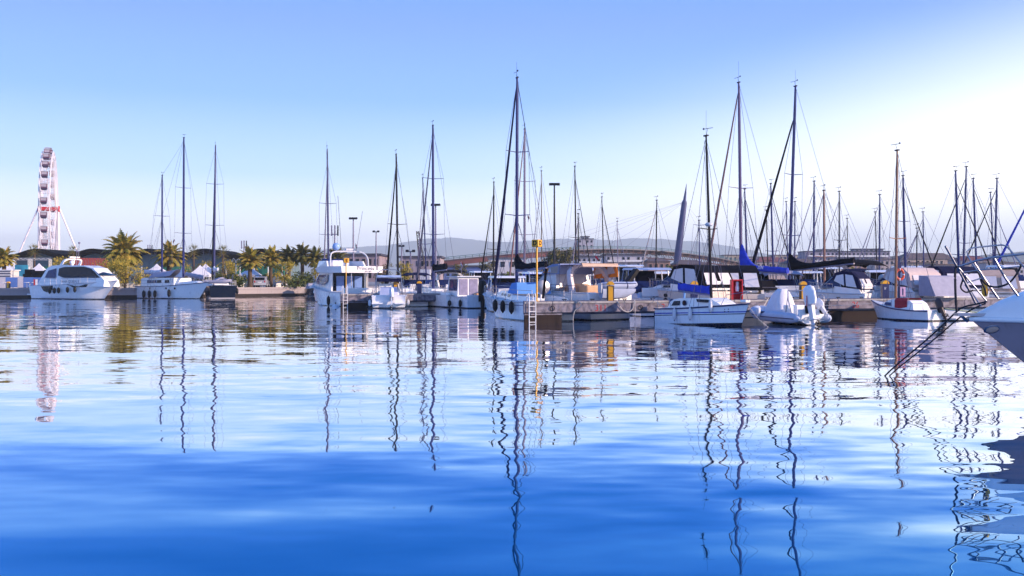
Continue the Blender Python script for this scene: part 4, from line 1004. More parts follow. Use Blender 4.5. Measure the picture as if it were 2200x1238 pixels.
def sailboat(label, base, top, Y, heading, Ln=8.5, B=2.8, zs=.95, zb=1.15, hullm=None, mm=MASTB, r=.075, mastx=.06, spread=(.42,), sw=.6, fore='furl', furlm=None, furl_r=.06, cover=None, boomlen=3.0, coverkw=None, group=None, simple=False, frac=1.0, rod=True, vane=True, cabm=WHITE, hood=None, wheel=False, rail=True, runs=True, stern=True):
    """mast foot and truck given as photo pixels at depth Y; the hull is laid out round the mast"""
    rz = R(heading); mx = mastx * Ln
    p = P(base[0], base[1], Y); loc = (p.x - cos(rz) * mx, p.y - sin(rz) * mx, 0)
    t = thing('sailboat', label, 'sailboat', loc, rz, group)
    b = Boat(t, Ln, B, zs, zb, hullm or HULLW, .72, .22, .13, .4, .15, 1.9, rub=None if simple else GREYW)
    zdeck = b.sheer(.5 + mastx)
    tp = local(t, P(top[0], top[1], Y)); ft = local(t, P(base[0], base[1], Y)); 
    # carry the mast down to the cabin roof along its own lean
    d = (tp - ft); f = Vector((ft.x + d.x * (zdeck + .3 - ft.z) / d.z, ft.y + d.y * (zdeck + .3 - ft.z) / d.z, zdeck + .3))
    h = Ln / 2
    coach(b, -h * .25, h * .62, B * .33, .48, 1.1, .2, cabm, 'cabin', [] if simple else [(-h * .15, .7), (h * .06, .6), (h * .22, .45)])
    rig(t, b, f, tp, mm, r, spread, sw, fore, furlm, furl_r, frac=frac, rod=rod, vane=vane, runs=runs, stern=stern)
    if cover:
        kw = dict(hf=.8, hb=.3, w=.16); kw.update(coverkw or {}); z = kw.pop('z', zdeck + 1.25); rise = kw.pop('rise', 0.1)
        sail_cover(t, (f.x - .1, f.y, z), (f.x - .1 - boomlen, f.y, z + rise), cover, **kw)
    c = MB()
    for sg in (-1, 1): c.hexa([(-h * .95, sg * B * .22, zs), (-h * .28, sg * B * .24, zs), (-h * .28, sg * B * .34, zs), (-h * .95, sg * B * .3, zs), (-h * .95, sg * B * .22, zs + .2), (-h * .28, sg * B * .24, zs + .32), (-h * .28, sg * B * .32, zs + .32), (-h * .95, sg * B * .28, zs + .2)])
    c.build('cockpit_coaming', cabm, t)
    if rail:
        rails(b, -h * .93, h * .93, .58, 6, 'guard_rail', True)
    if hood:
        cabin([(-h * .42, zs + .38), (-h * .10, zs + .40), (-h * .2, zs + .95), (-h * .36, zs + 1.0)], B * .32, .15, 0, 'spray_hood', hood, t)
    if wheel: MB().lathe([(.38, -.015), (.40, 0), (.38, .015), (.36, 0)], (-h * .68, 0, zs + .75), 16, 'X').build('steering_wheel', STEEL, t, 50); MB().box((-h * .66, 0, zs + .4), (.16, .2, .7)).build('binnacle', WHITE, t)
    return t, b, f, tp
# ------------------------------------------------------------------ pontoons and what stands on them
PD = Vector((.939, .345, 0)); PN = Vector((-.345, .939, 0)); PA = Vector((0.57, 45.6, 0)); PZ = 1.07
def pon(px, back=0.0, A=PA, D=PD):
    """point on a pontoon's front edge at photo column px, moved back from the edge"""
    k = (px - 1100) / F; s = (k * A.y - A.x) / (D.x - k * D.y); n = Vector((-D.y, D.x, 0)); return A + D * s + n * back
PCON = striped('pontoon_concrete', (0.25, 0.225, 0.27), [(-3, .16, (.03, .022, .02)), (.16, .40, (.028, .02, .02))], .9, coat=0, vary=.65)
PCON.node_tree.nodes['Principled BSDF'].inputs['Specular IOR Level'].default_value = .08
def concrete_pontoon(label, A, D, length, width, blocks, cuts, skew=0.0, group=None):
    t = thing('concrete_pontoon', label, 'pontoon', A, atan2(D.y, D.x), group)
    pos = [0] + cuts + [length]
    for i, (a, b) in enumerate(zip(pos[:-1], pos[1:])):
        g = .02 if i else 0; sk = skew if i == 0 else 0
        m = MB(); poly = [(0, PZ), (0, .52), (.28, .40), (width - .28, .40), (width, .52), (width, PZ)]
        m.loft([[(a + g + sk * y / width, y, z) for y, z in poly], [(b, y, z) for y, z in poly]])
        m.build('deck_section', PCON, t, bevel=.02)
        k = MB(); k.box(((a + b) / 2 + .02, -.02, PZ - .06), (b - a - .04, .05, .09)); k.build('kerb', CONC, t)
    for a, b, f in blocks:
        sk = skew if a < .1 else 0
        MB().hexa([(a + .03 + sk * .0, f, -1.2), (b, f, -1.2), (b, width - .2, -1.2), (a + .03 + sk, width - .2, -1.2), (a + .03, f, .46), (b, f, .46), (b, width - .2, .46), (a + .03 + sk, width - .2, .46)]).build('support_block', PCON, t)
    return t
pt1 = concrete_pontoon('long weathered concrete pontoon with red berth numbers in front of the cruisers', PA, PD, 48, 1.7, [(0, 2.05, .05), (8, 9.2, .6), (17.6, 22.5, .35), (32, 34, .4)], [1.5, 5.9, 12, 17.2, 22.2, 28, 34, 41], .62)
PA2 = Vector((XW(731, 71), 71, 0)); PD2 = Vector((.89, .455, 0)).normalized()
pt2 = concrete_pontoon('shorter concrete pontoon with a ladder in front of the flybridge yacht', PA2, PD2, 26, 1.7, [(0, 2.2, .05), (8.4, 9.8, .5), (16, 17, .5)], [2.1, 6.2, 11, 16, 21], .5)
REDN = mat('red_number_paint', (.40, .03, .04), .9, vary=.5, scale=9)
for s_, px, zz, sz in (('311', 1291, .72, .46), ('26', 1838, .74, .50), ('2', 1425, .74, .46)):
    p = pon(px); d = (p - PA).length
    text(s_, sz, REDN, pt1, (d, -.052 if False else -.006, zz - .02), (R(90), 0, 0), 'berth_number', .002)
def ladder(px, A, D, t, z1=1.45, z0=-.5, w=.34):
    p = pon(px, 0, A, D); d = (p - A).length; m = MB()
    for s in (-w / 2, w / 2): m.tube([(d + s, -.12, z0), (d + s, -.12, z1 - .12), (d + s, -.05, z1), (d + s, .12, z1), (d + s, .2, z1 - .1), (d + s, .2, PZ)], .024, 6)
    for k in range(6): m.tube([(d - w / 2, -.12, -.2 + k * .26), (d + w / 2, -.12, -.2 + k * .26)], .018, 5)
    return m.build('ladder', WHITE2, t)
ladder(1142, PA, PD, pt1); ladder(741, PA2, PD2, pt2, 1.7)
for px in (1186, 1375, 1600, 1775):
    d = (pon(px) - PA).length; m = MB(); m.tube([(d + .12 * cos(a), -.05 - .02 * sin(a), .72 + .12 * sin(a)) for a in [2 * pi * j / 12 for j in range(13)]], .018, 5); m.build('mooring_ring', MASTD, pt1)
def rope(pts, label, r=.018, m=None):
    o = MB(); q = []
    pts = [Vector(p) for p in pts]
    for i in range(len(pts) - 1):
        for k in range(6):
            u = k / 6; p0 = pts[max(0, i - 1)]; p1 = pts[i]; p2 = pts[i + 1]; p3 = pts[min(len(pts) - 1, i + 2)]
            q.append(.5 * ((2 * p1) + (p2 - p0) * u + (2 * p0 - 5 * p1 + 4 * p2 - p3) * u * u + (3 * p1 - p0 - 3 * p2 + p3) * u ** 3))
    q.append(pts[-1]); o.tube(q, r, 5); return tag(o.build('mooring_rope', m or ROPE), label, 'rope')
a, b_, c_ = pon(1326, -.04), pon(1345, -.06), pon(1362, -.05)
rope([a + Vector((0, .2, 1.09)), a + Vector((0, -.03, 1.0)), pon(1336, -.06) + Vector((0, 0, .62)), pon(1347, -.06) + Vector((0, 0, .50)), pon(1357, -.06) + Vector((0, 0, .62)), c_ + Vector((0, 0, 1.0)), c_ + Vector((.05, .3, 1.1))], 'white rope looped over the pontoon edge right of the yellow pedestal', .022)
rope([c_ + Vector((.02, .1, 1.1)), c_ + Vector((.02, -.03, .95)), c_ + Vector((.03, -.03, .5)), c_ + Vector((.02, -.03, .05))], 'white rope end hanging straight down the pontoon face', .02)
a = pon(1233, -.05)
rope([a + Vector((0, .2, 1.1)), a + Vector((.3, -.02, 1.0)), a + Vector((.32, -.03, .8)), a + Vector((.05, -.03, .62)), a + Vector((-.05, -.03, .3)), a + Vector((-.06, -.03, -.1))], 'white rope tail by the left ring of the pontoon', .02)
a = pon(1770, -.05); b_ = P(1872, 652, 51.5)
rope([a + Vector((0, 0, .72)), (a + b_) / 2 + Vector((0, 0, .32)), b_], 'thin white line from the pontoon ring to the red-hatched boat bow', .014)
def pedestal(p, label, body='yellow', h=1.0, w=.36, num=None):
    t = thing('power_pedestal', label, 'power pedestal', p, R(0), 'yellow-topped power pedestals')
    hb = h - w / 2 - .04
    MB().box((0, 0, hb / 2), (w, w * .8, hb)).build('body', NAVYP if body != 'yellow' else mat('pedestal_frame', (.05, .035, .03), .5), t, bevel=.015)
    if body == 'yellow': MB().box((0, -w * .4 - .008, hb / 2 - .02), (w * .66, .02, hb * .92)).build('front_panel', YELLOW, t)
    n = 12; m = MB(); prof = [(w / 2 * 1.06 * cos(pi * i / n), hb + .02 + w / 2 * 1.06 * sin(pi * i / n)) for i in range(n + 1)]
    m.prism(prof, lambda a, c, q: (a, (-.42 + .84 * q) * w, c)); m.build('rounded_top', YELLOW, t, 40)
    if num: text(num, .15, WHITE2, t, (-.05, -w * .4 - .008, hb * .72), (R(90), R(90), 0), 'number', .002)
    for s in (-.1, .1): MB().box((s * .8, w * .4 + .03, hb * .62), (.09, .06, .1)).build('socket', MASTD, t)
def onp(px, back=.4, A=PA, D=PD): p = pon(px, back, A, D); return (p.x, p.y, PZ)
pedestal(onp(1317, .3), 'power pedestal with yellow front panel in front of the grey dinghy', h=1.0)
pedestal(onp(1502, .5), 'power pedestal whose yellow top shows above the small blue sail cover', 'navy', h=1.02)
pedestal(onp(1735, .4), 'yellow-fronted power pedestal behind the white outboards', h=1.0)
pedestal(onp(1912, .4), 'navy power pedestal with yellow top by the wooden mast', 'navy', 1.05, .38, '58')
pedestal(onp(854, .4, PA2, PD2), 'yellow-fronted power pedestal behind the small boat with the white cockpit cover', h=.98)
pedestal(onp(905, .4, PA2, PD2), 'navy power pedestal with yellow top on the pontoon left of the cabin boat', 'navy', 1.0)
pedestal((XW(19, 111), 110.9, GZ), 'yellow-fronted power pedestal on the far quay at the left edge', h=.85)
def sign(p, ybox, letter, label, w, zr):
    t = thing('berth_sign', label, 'sign', p, zr); z = ybox - p[2]
    MB().tube([(0, 0, 0), (0, 0, z - w * .42)], .045, 8).build('pole', YELLOW, t, 40); MB().lathe([(.12, 0), (.12, .03)], n=10).build('base_plate', YELLOW, t)
    MB().box((0, 0, z), (w, w, w * .9)).build('box', YELLOW, t, bevel=.05)
    for k in range(4): a = k * pi / 2; text(letter, w * .78, BLACK, t, (sin(a) * (w / 2 + .004), -cos(a) * (w / 2 + .004), z), (R(90), 0, a), 'letter', .004, bold=.012)
p = onp(1159, .35); sign(p, ZW(523, p[1]), 'D', 'yellow box sign with black letter D on its yellow pole', .40, R(-33))
p = onp(746, .3, PA2, PD2); sign(p, ZW(560, p[1]), 'E', 'smaller yellow box sign on a pole in front of the flybridge yacht', .40, R(20))
p = onp(1945, .5)
t = thing('lifebuoy_post', 'dark post behind the lifebuoy with a pink notice box', 'post', p)
MB().box((0, 0, (ZW(552, p[1]) - PZ) / 2), (.1, .1, ZW(552, p[1]) - PZ)).build('post', NAVYP, t); MB().box((0, 0, ZW(575, p[1]) - PZ), (.2, .12, .6)).build('light_box', NAVYP, t)
pk = mat('pink_box', (.62, .38, .55), .6)
MB().box((.17, -.08, .38), (.30, .14, .56)).build('notice_box', pk, t); MB().box((.17, -.155, .38), (.06, .012, .36)).build('slot', NAVYP, t)
t = thing('lifebuoy', 'orange-red lifebuoy hanging on the dark post by the wooden mast', 'lifebuoy', (p[0], p[1] - .12, ZW(590, p[1])))
m = MB(); m.loft([[((.23 + .075 * cos(b)) * cos(a), .06 * sin(b) , (.29 + .085 * cos(b)) * sin(a)) for b in [2 * pi * j / 8 for j in range(8)]] for a in [2 * pi * i / 24 for i in range(25)]], True, False); m.build('ring', mat('buoy_orange', (.62, .06, .015), .5), t, 60)
for k in range(4):
    a = k * pi / 2 + .0; m = MB(); m.loft([[((.23 + .08 * cos(b)) * cos(a2), .065 * sin(b), (.29 + .09 * cos(b)) * sin(a2)) for b in [2 * pi * j / 8 for j in range(8)]] for a2 in (a - .13, a, a + .13)]); m.build('white_band', WHITE2, t, 60)
p = onp(1594, .5)
t = thing('fire_cabinet', 'red open cabinet on the pontoon with a white bag hung in it', 'cabinet', p)
z = ZW(602, p[1]) - PZ
MB().box((-.27, 0, z / 2), (.1, .4, z)).build('side_panel', RED, t); MB().box((.27, 0, z / 2), (.06, .4, z)).build('side_panel', RED, t); MB().box((0, 0, z), (.62, .42, .07)).build('top', RED, t, bevel=.02); MB().box((0, .18, z / 2), (.5, .03, z)).build('back_panel', REDC, t)
m = MB(); m.loft([[(.02 + .1 * w * cos(a), -.05 + .07 * w * sin(a), zz) for a in [2 * pi * j / 8 for j in range(8)]] for zz, w in ((z * .42, .9), (z * .6, 1.1), (z * .75, .7), (z * .88, .8), (z * .93, .3))]); tag(m.build('white_bag', CANVW, None, 50), 'white bag hanging inside the red open cabinet', 'bag').location = p

# ------------------------------------------------------------------ boats moored at the far quay
def px_local(t, pts, off=0.0): return [(q.x, q.z) for q in (wpt(t, x, y, off) for x, y in pts)]
def fender_at(t, b, px, sg, drop, label, m=FENDB, r=.14, h=.62, group='black fenders', ball=False):
    best = None
    for i in range(400):
        x = -b.L / 2 + b.L * i / 399; e = glob(t, b.edge(x, sg, -r * .9)); k = abs(1100 + e.x / e.y * F - px)
        if best is None or k < best[0]: best = (k, x)
    x = best[1]; e = glob(t, b.edge(x, sg, -r * 1.0)); top = glob(t, b.edge(x, sg, .05, .05))
    return fender((e.x, e.y, e.z - drop), label, m, r, h, top, group, ball)
def motor_yacht():
    loc, rz, Ln = berth(95, 109.5, 252, 104); t = thing('motor_yacht', 'sleek white motor yacht with dark wraparound glass moored below the big wheel', 'motor yacht', loc, rz)
    b = Boat(t, Ln, 3.9, 1.55, 2.1, HULLW, .92, .34, .17, .5, -.3, 2.3, rub=GREYW); h = Ln / 2
    q = lambda pts: px_local(t, pts)
    pr = q([(104, 616), (116, 590), (122, 577), (131, 571.5), (150, 570), (196, 571), (216, 577), (232, 594), (240, 603), (240, 616)])
    o, y = cabin(pr, 1.62, .16, .10, 'superstructure', WHITE, t, 0, smooth=18)
    side_panels(q([(148, 577), (160, 574), (198, 573.5), (212, 577.5), (231, 597), (160, 597), (148, 592)]), y, .02, GLASSD, t, 'side_window')
    side_panels(q([(120, 597), (126, 582), (142, 577), (143, 598)]), y, .02, GLASSB, t, 'quarter_window')
    fr = q([(200, 573), (231, 594)]); (x0, z0), (x1, z1) = fr
    MB().sheet([[(x0 + .2, -.95, z0 - .02), (x0 + .28, 0, z0), (x0 + .2, .95, z0 - .02)], [(x1 + .1, -1.1, z1 + .1), (x1 + .3, 0, z1 + .12), (x1 + .1, 1.1, z1 + .1)]]).build('windscreen', GLASSD, t)
    coach(b, h * .30, h * .85, 1.1, .35, 1.0, .5, WHITE, 'foredeck')
    a = MB(); (xa, za), (xb, zb) = q([(150, 571), (158, 556)]); arch(a, xa, xb, za - .1, zb, 1.25, .12); a.build('radar_arch', WHITE, t, 40)
    for px, yy, yo in ((140, 564, .9), (170, 565, -.9), (156, 563, 0)):
        (xx, zz), = q([(px, yy)]); m = MB(); m.ell((xx, yo, zz), (.26, .26, .24), 12, 7); m.tube([(xx, yo, zz - .5), (xx, yo, zz - .1)], .12, 8); m.build('radome', WHITE, t, 60)
    (xx, zz), = q([(160, 553)]); m = MB(); m.box((xx, 0, zz), (.2, 1.3, .14)); m.tube([(xx, 0, zz - .4), (xx, 0, zz)], .07, 6); m.build('radar_bar', WHITE, t)
    m = MB()
    for px, yy in ((167, 523), (162, 541)): (xx, zz), = q([(px, yy)]); m.tube([(xx - .1, .2, zz - 1.6), (xx, .2, zz)], .03, 5); m.ell((xx, .2, zz + .05), .13, 6, 4)
    m.build('light_mast', MASTP, t)
    rails(b, -h * .1, h * .93, .62, 7, bow=True); rails(b, -h * .92, -h * .25, .7, 4)
    for sg in (-1, 1):
        for pts in ([(173, 611), (211, 611), (207, 617), (184, 617), (181, 614)], [(119, 615), (145, 614), (144, 623), (131, 628), (124, 625)]):
            poly = q(pts)
            MB().prism(poly, lambda a, c, w: (a, sg * (b.beam(b.at(a + .15)) * (1 - .34 * (.25 + .75 * b.at(a) ** 1.5) * (1 - c / b.sheer(b.at(a)))) + .01 + .02 * w - .03 * (1 - w)), c)).build('hull_window', GLASSD, t)
    MB().box((-h - .4, 0, .5), (.9, 3.2, .12)).build('swim_platform', WHITE, t, bevel=.03)
    (xx, zz), = q([(181, 605.5)]); text('YANA QUEEN II', .42, NAVYP, t, (xx, -b.beam(b.at(xx)) * 1.0 - .06, zz), (R(90), 0, R(2)), 'boat_name', .003)
    for px, lab in ((107, 'leftmost of the black fenders on the white motor yacht'), (117, 'second black fender from the stern of the white motor yacht'), (126, 'third black fender from the stern of the white motor yacht'), (145, 'fourth black fender from the stern of the white motor yacht'), (161, 'lone dark fender amidships on the white motor yacht')):
        fender_at(t, b, px, -1, .35, lab, FENDB, .17, .7)
motor_yacht()
def ketch():
    loc, rz, Ln = berth(307, 113.5, 449, 105.5); t = thing('ketch', 'white two-masted ketch with deckhouse windows moored at the far quay', 'sailboat', loc, rz)
    b = Boat(t, Ln, 3.5, 1.45, 1.95, HULLW, .7, .2, .14, .5, .3, 1.9, rub=NAVYP, dip=.12); h = Ln / 2
    q = lambda pts: px_local(t, pts)
    o, y = cabin(q([(322, 616), (322, 599), (328, 597), (392, 597.5), (394, 616)]), 1.25, .12, 0, 'deckhouse', WHITE, t)
    for x0 in (335.5, 346, 356.5, 373.5): side_panels(q([(x0, 602), (x0 + 9, 601.5), (x0 + 10, 608), (x0, 608.5)]), y, .02, GLASSB if x0 < 350 else GLASSD, t)
    coach(b, h * .3, h * .8, .9, .4, .8, .2, WHITE, 'fore_cabin')
    for px in (350, 383, 398):
        for sg in (-1, 1):
            (xx, zz), = q([(px, 619.5)]); m = MB().lathe([(.12, -.03), (.12, .03)], (0, 0, 0), 10, 'Y').build('porthole', GLASSD, t); m.location = (xx, sg * (b.beam(b.at(xx)) * (1 - .2 * (.25 + .75 * b.at(xx) ** 1.5) * (1 - zz / b.sheer(b.at(xx)))) + .0), zz)
    f, tp = wpt(t, 394, 596), wpt(t, 395, 296)
    rig(t, b, f, tp, MASTB, .13, (.315, .64), 1.1, 'wire', rod=False)
    f2, tp2 = wpt(t, 348, 596), wpt(t, 348.5, 377)
    rig(t, b, f2, tp2, MASTB, .11, (.60,), 1.05, 'none', rod=False, fore_to=(f.x, 0, f.z))
    m = MB(); m.tube([tuple(tp2), tuple(tp - Vector((0, 0, .4)))], .012, 3, False); m.build('triatic_stay', WIRE, t)
    # mizzen cover, main awning and the sails bundled on the booms
    sail_cover(t, f2 + Vector((-.1, 0, .35)), (q([(311, 588)])[0][0], 0, q([(311, 588)])[0][1]), CANVW, .6, .45, .2, name='mizzen_cover')
    (x0, z0), (x1, z1) = q([(338, 592), (384, 584)])
    MB().sheet([[(x0, -1.3, z0 - .35), (x0, -.6, z0 + .25), (x0, 0, z0 + .45), (x0, .6, z0 + .25), (x0, 1.3, z0 - .35)], [((x0 + x1) / 2, -1.3, z0 - .2), ((x0 + x1) / 2, -.6, z0 + .35), ((x0 + x1) / 2, 0, z0 + .5), ((x0 + x1) / 2, .6, z0 + .35), ((x0 + x1) / 2, 1.3, z0 - .2)], [(x1, -1.2, z1 - .5), (x1, -.5, z1 + .1), (x1, 0, z1 + .3), (x1, .5, z1 + .1), (x1, 1.2, z1 - .5)]]).build('awning', CANVG, t, 50)
    m = MB(); (x0, z0), = q([(392, 573)]); (x1, z1), = q([(376, 596)]); m.loft([[(x0, -.05, z0), (x0 + .05, 0, z0), (x0, .05, z0), (x0 - .1, 0, z0)], [(f.x - .3, -.25, z1 + .5), (f.x + .05, 0, z1 + .5), (f.x - .3, .25, z1 + .5), (f.x - .7, 0, z1 + .6)], [(x1, -.2, z1), (f.x, 0, z1 - .05), (x1, .2, z1), (x1 - .3, 0, z1)]]); m.build('lowered_sail', CANVW, t, 60)
    (x0, z0), (x1, z1) = q([(400, 585), (438, 594)]); sail_cover(t, (x0, 0, z0 - .4), (x1, 0, z1 - .3), CANVG, .4, .4, .16, name='staysail_cover')
    rails(b, -h * .95, h * .95, .7, 8, bow=True)
    for px, lab in ((309, 'black fender at the stern of the white ketch, leftmost'), (321, 'second black fender from the stern of the white ketch'), (333, 'third black fender from the stern of the white ketch'), (363, 'black fender amidships below the ketch deckhouse')): fender_at(t, b, px, -1, .45, lab, FENDB, .19, .95)
    flagstaff(t, (q([(387, 530)])[0][0], -.9, q([(387, 535)])[0][1]), 1.1, [FLR, NAVYP], (.2, 0))
ketch()
def black_sailboat():
    Y = 108; rz = R(114); p = P(479, 620, Y); Ln = 11.5; t = thing('sailboat', 'black-hulled sailboat stern to the viewer with bare two-spreader mast', 'sailboat', (p.x + cos(rz) * Ln / 2, p.y + sin(rz) * Ln / 2, 0), rz)
    b = Boat(t, Ln, 3.6, 1.5, 1.75, striped('hull_black', (.006, .006, .01), [(-3, .12, (.35, .33, .35))], .15), .86, .55, .1, .45, -.2, 2.0, rub=WHITE)
    f, tp = local(t, P(460, 590, 114)), local(t, P(463, 313, 114))
    rig(t, b, f, tp, MASTB, .12, (.38, .70), 1.1, 'furl', MASTD, .1, frac=.97, rod=False)
    h = Ln / 2; coach(b, -h * .3, h * .6, 1.2, .5, 1.2, .2, WHITE, 'cabin')
    m = MB(); m.loft([[(-h + x, -1.4 * (1 - u * .2), 1.55 + zz) for x, zz in ((.3, .3), (2.8, .4))] + [(-h + x, 0, 2.5 + .3 * u) for x in (2.8, .3)] + [] for u in (0,)] + [[(-h + x, 1.4, 1.55 + zz) for x, zz in ((.3, .3), (2.8, .4))] + [(-h + x, .2, 2.45) for x in (2.8, .3)]]); m.build('cockpit_tent', CANVG, t, 30)
    sail_cover(t, f + Vector((-.1, 0, .3)), (f.x - 4, f.y, f.z + .4), CANVW, .7, .4, .2)
    rails(b, -h * .97, h * .9, .62, 7, bow=True)
    m = MB(); m.box((-h - .03, 0, 1.25), (.05, 1.3, .12)); m.build('stern_board', WHITE, t)
    d = thing('inflatable_dinghy', 'grey inflatable dinghy slung across the black sailboat stern', 'dinghy', (p.x - .2, p.y - .9, 1.95), R(-10))
    k = MB()
    for yo in (-.5, .5): k.tube([(-1.5, yo, 0), (.7, yo, .0), (1.15, yo * .75, .08), (1.4, yo * .15, .16)], [.2, .21, .2, .17], 10)
    k.build('tube', CANVG, d, 60); MB().box((-.3, 0, -.08), (2.2, .8, .06)).build('floor', GREYW, d); MB().box((-1.45, 0, .05), (.06, .9, .36)).build('transom', GREYW, d)
    for s in (-1, 1):
        m = MB(); m.tube([(-h + .2, s * 1.0, 1.5), (-h - .3, s * 1.0, 2.6), (-h - 1.0, s * 1.0, 2.75)], .05, 6); m.tube([(-h - 1.0, s * 1.0, 2.75), (-h - .9, s * 1.0, 2.1)], .015, 4); m.build('davit', STEEL, t)
    fender_at(t, b, 509, -1, .3, 'dark fender on the right side of the black-hulled sailboat', FENDB, .17, .8)
black_sailboat()
sailboat('slim sailboat behind the flybridge yacht bow with deep blue three-spreader mast', (706, 600), (703, 322), 94, 108, 10.5, 3.2, r=.10, spread=(.155, .385, .61, ), sw=.95, fore='furl', furlm=MASTP, furl_r=.07, frac=.9)
def small_dark():
    loc, rz, Ln = berth(664, 128, 690, 122); t = thing('small_motorboat', 'small dark navy boat with a low steel rail left of the flybridge yacht bow', 'boat', loc, rz)
    b = Boat(t, 5.2, 2.1, 1.0, 1.25, HULLN, .8, .25, .14, rub=WHITE); coach(b, -.6, 1.9, .7, .45, .8, .2, WHITE, 'cabin'); rails(b, -2.4, 2.4, .55, 5, bow=True)
    cabin([(-2.0, 1.05), (-.6, 1.1), (-.9, 1.75), (-1.7, 1.75)], .8, .2, 0, 'cover', CANVG, t)
small_dark()
def flybridge():
    hd = R(121); st = P(779, 640, 75.5); Ln = 11.0; t = thing('flybridge_yacht', 'white flybridge yacht with steel arch and name lettered on its overhang, stern to the viewer', 'motor yacht', (st.x + cos(hd) * Ln / 2, st.y + sin(hd) * Ln / 2, 0), hd)
    b = Boat(t, Ln, 3.9, 1.15, 2.0, HULLW, .95, .30, .14, .5, -.1, 2.2, rub=GREYW); h = Ln / 2
    o, y = cabin([(-2.6, 1.0), (-2.6, 2.75), (1.2, 2.75), (2.9, 1.75), (2.9, 1.0)], 1.65, .1, .14, 'saloon', WHITE, t, 0)
    side_panels([(-1.6, 2.0), (-1.5, 2.6), (1.1, 2.6), (2.4, 1.85), (1.0, 1.75), (-.6, 1.75)], y, .02, GLASSB, t, 'side_window')
    MB().sheet([[(1.3, -1.3, 2.68), (1.45, 0, 2.7), (1.3, 1.3, 2.68)], [(2.85, -1.1, 1.82), (3.05, 0, 1.84), (2.85, 1.1, 1.82)]]).build('windscreen', GLASSB, t)
    coach(b, 2.6, 4.6, 1.0, .3, 1.2, .2, WHITE, 'foredeck')
    MB().box((-2.63, .1, 1.85), (.04, 2.7, 1.75)).build('door_frame', GLASSD, t)
    for yy in (-.75, .05, .85): MB().box((-2.67, yy, 1.75), (.04, .66, 1.45)).build('sliding_door', mat('door_glass', (.16, .26, .55), .15, vary=.15), t)
    MB().box((-2.66, -1.45, 1.9), (.05, .35, 1.6)).build('door_panel', CREAM, t)
    MB().loft([[(-h + .05, -1.75, 2.74), (-h + .05, 1.75, 2.74), (-h + .05, 1.8, 3.26), (-h + .05, -1.8, 3.26)], [(-.5, -1.78, 2.76), (-.5, 1.78, 2.76), (-.5, 1.85, 3.3), (-.5, -1.85, 3.3)], [(1.5, -1.4, 2.80), (1.5, 1.4, 2.80), (2.0, 1.4, 3.15), (2.0, -1.4, 3.15)]]).build('flybridge_deck', WHITE, t, 40)
    m = MB()
    for s in (-1, 1): m.hexa([(-2.0, s * 1.6, 3.28), (1.6, s * 1.3, 3.2), (1.6, s * 1.38, 3.2), (-2.0, s * 1.72, 3.28), (-1.6, s * 1.55, 3.75), (1.3, s * 1.2, 3.8), (1.3, s * 1.28, 3.8), (-1.6, s * 1.66, 3.75)])
    m.build('flybridge_coaming', WHITE, t)
    MB().hexa([(1.3, -1.2, 3.2), (1.75, -1.1, 3.2), (1.75, 1.1, 3.2), (1.3, 1.2, 3.2), (1.0, -1.15, 4.0), (1.1, -1.05, 4.0), (1.1, 1.05, 4.0), (1.0, 1.15, 4.0)]).build('fly_windscreen', GLASSB, t)
    MB().box((-.6, .2, 3.55), (1.2, 1.6, .55)).build('helm_seat', CANVW, t, bevel=.12)
    a = MB(); a.tube([(-2.6 + .5 * (1 - abs(cos(q)) ** 3), 1.68 * (abs(cos(q)) ** .35) * (1 if cos(q) > 0 else -1), 3.2 + 1.35 * sin(q) ** .5) for q in [pi * i / 16 + 1e-4 for i in range(16)] + [pi - 1e-4]], .07, 8); a.build('arch', GREYW, t, 50)
    m = MB(); m.tube([(-1.9, .9, 4.5), (-1.9, .9, 4.75)], .06, 6); m.ell((-1.9, .9, 4.95), (.34, .34, .32), 12, 8); m.build('radome', mat('radome_blue', (.25, .4, .7), .3), t, 60)
    m = MB(); m.tube([(-1.8, .4, 4.5), (-2.0, .8, 9.2)], .02, 5); m.tube([(-1.8, -.9, 4.5), (-2.0, -1.4, 8.0)], .015, 5); m.build('aerials', WIRE, t)
    m = MB(); m.box((-1.9, -.25, 4.72), (.4, .7, .16)); m.tube([(-1.9, -.25, 4.5), (-1.9, -.25, 4.7)], .05, 6); m.build('radar_bar', GREYW, t)
    flagstaff(t, (-2.1, -.75, 4.5), .75, [FLG, FLW, FLR], (0, 0), fl=.6, fh=.4)
    text('Princess II', .46, NAVYP, t, (-h + .035, -.45, 3.09), (R(90), 0, R(-90)), 'boat_name', .004); text('PESCARA', .15, NAVYP, t, (-h + .035, -.5, 2.84), (R(90), 0, R(-90)), 'home_port', .003)
    rails(b, -.5, h * .93, .7, 6, bow=True)
    for yy in (-.55, .85): MB().tube([(-h + .3, yy, 1.1), (-h + .3, yy, 2.76)], .03, 5).build('overhang_pole', STEEL, t)
    MB().box((-h + .05, 0, 1.25), (.12, 3.5, .5)).build('transom_bulwark', WHITE, t, bevel=.03)
    MB().box((-h - .35, 0, .45), (.7, 3.3, .1)).build('swim_platform', WHITE, t)
    fender_at(t, b, 706, 1, .35, 'long black fender on the bow side of the flybridge yacht', FENDB, .15, .85)
    fender_at(t, b, 722, 1, .95, 'round white ball fender on the side of the flybridge yacht', FENDW, .36, .72, None, True)
    p_ = glob(t, (-h * .95, -1.95, 2.1)); g = thing('rolled_gangway', 'black rolled mat standing at the right quarter of the flybridge yacht', 'roll', (p_.x, p_.y, 1.2)); m = MB(); m.tube([(0, 0, 0), (.35, 0, .95)], .16, 10); m.build('roll', CANVD, g, 50)
flybridge()

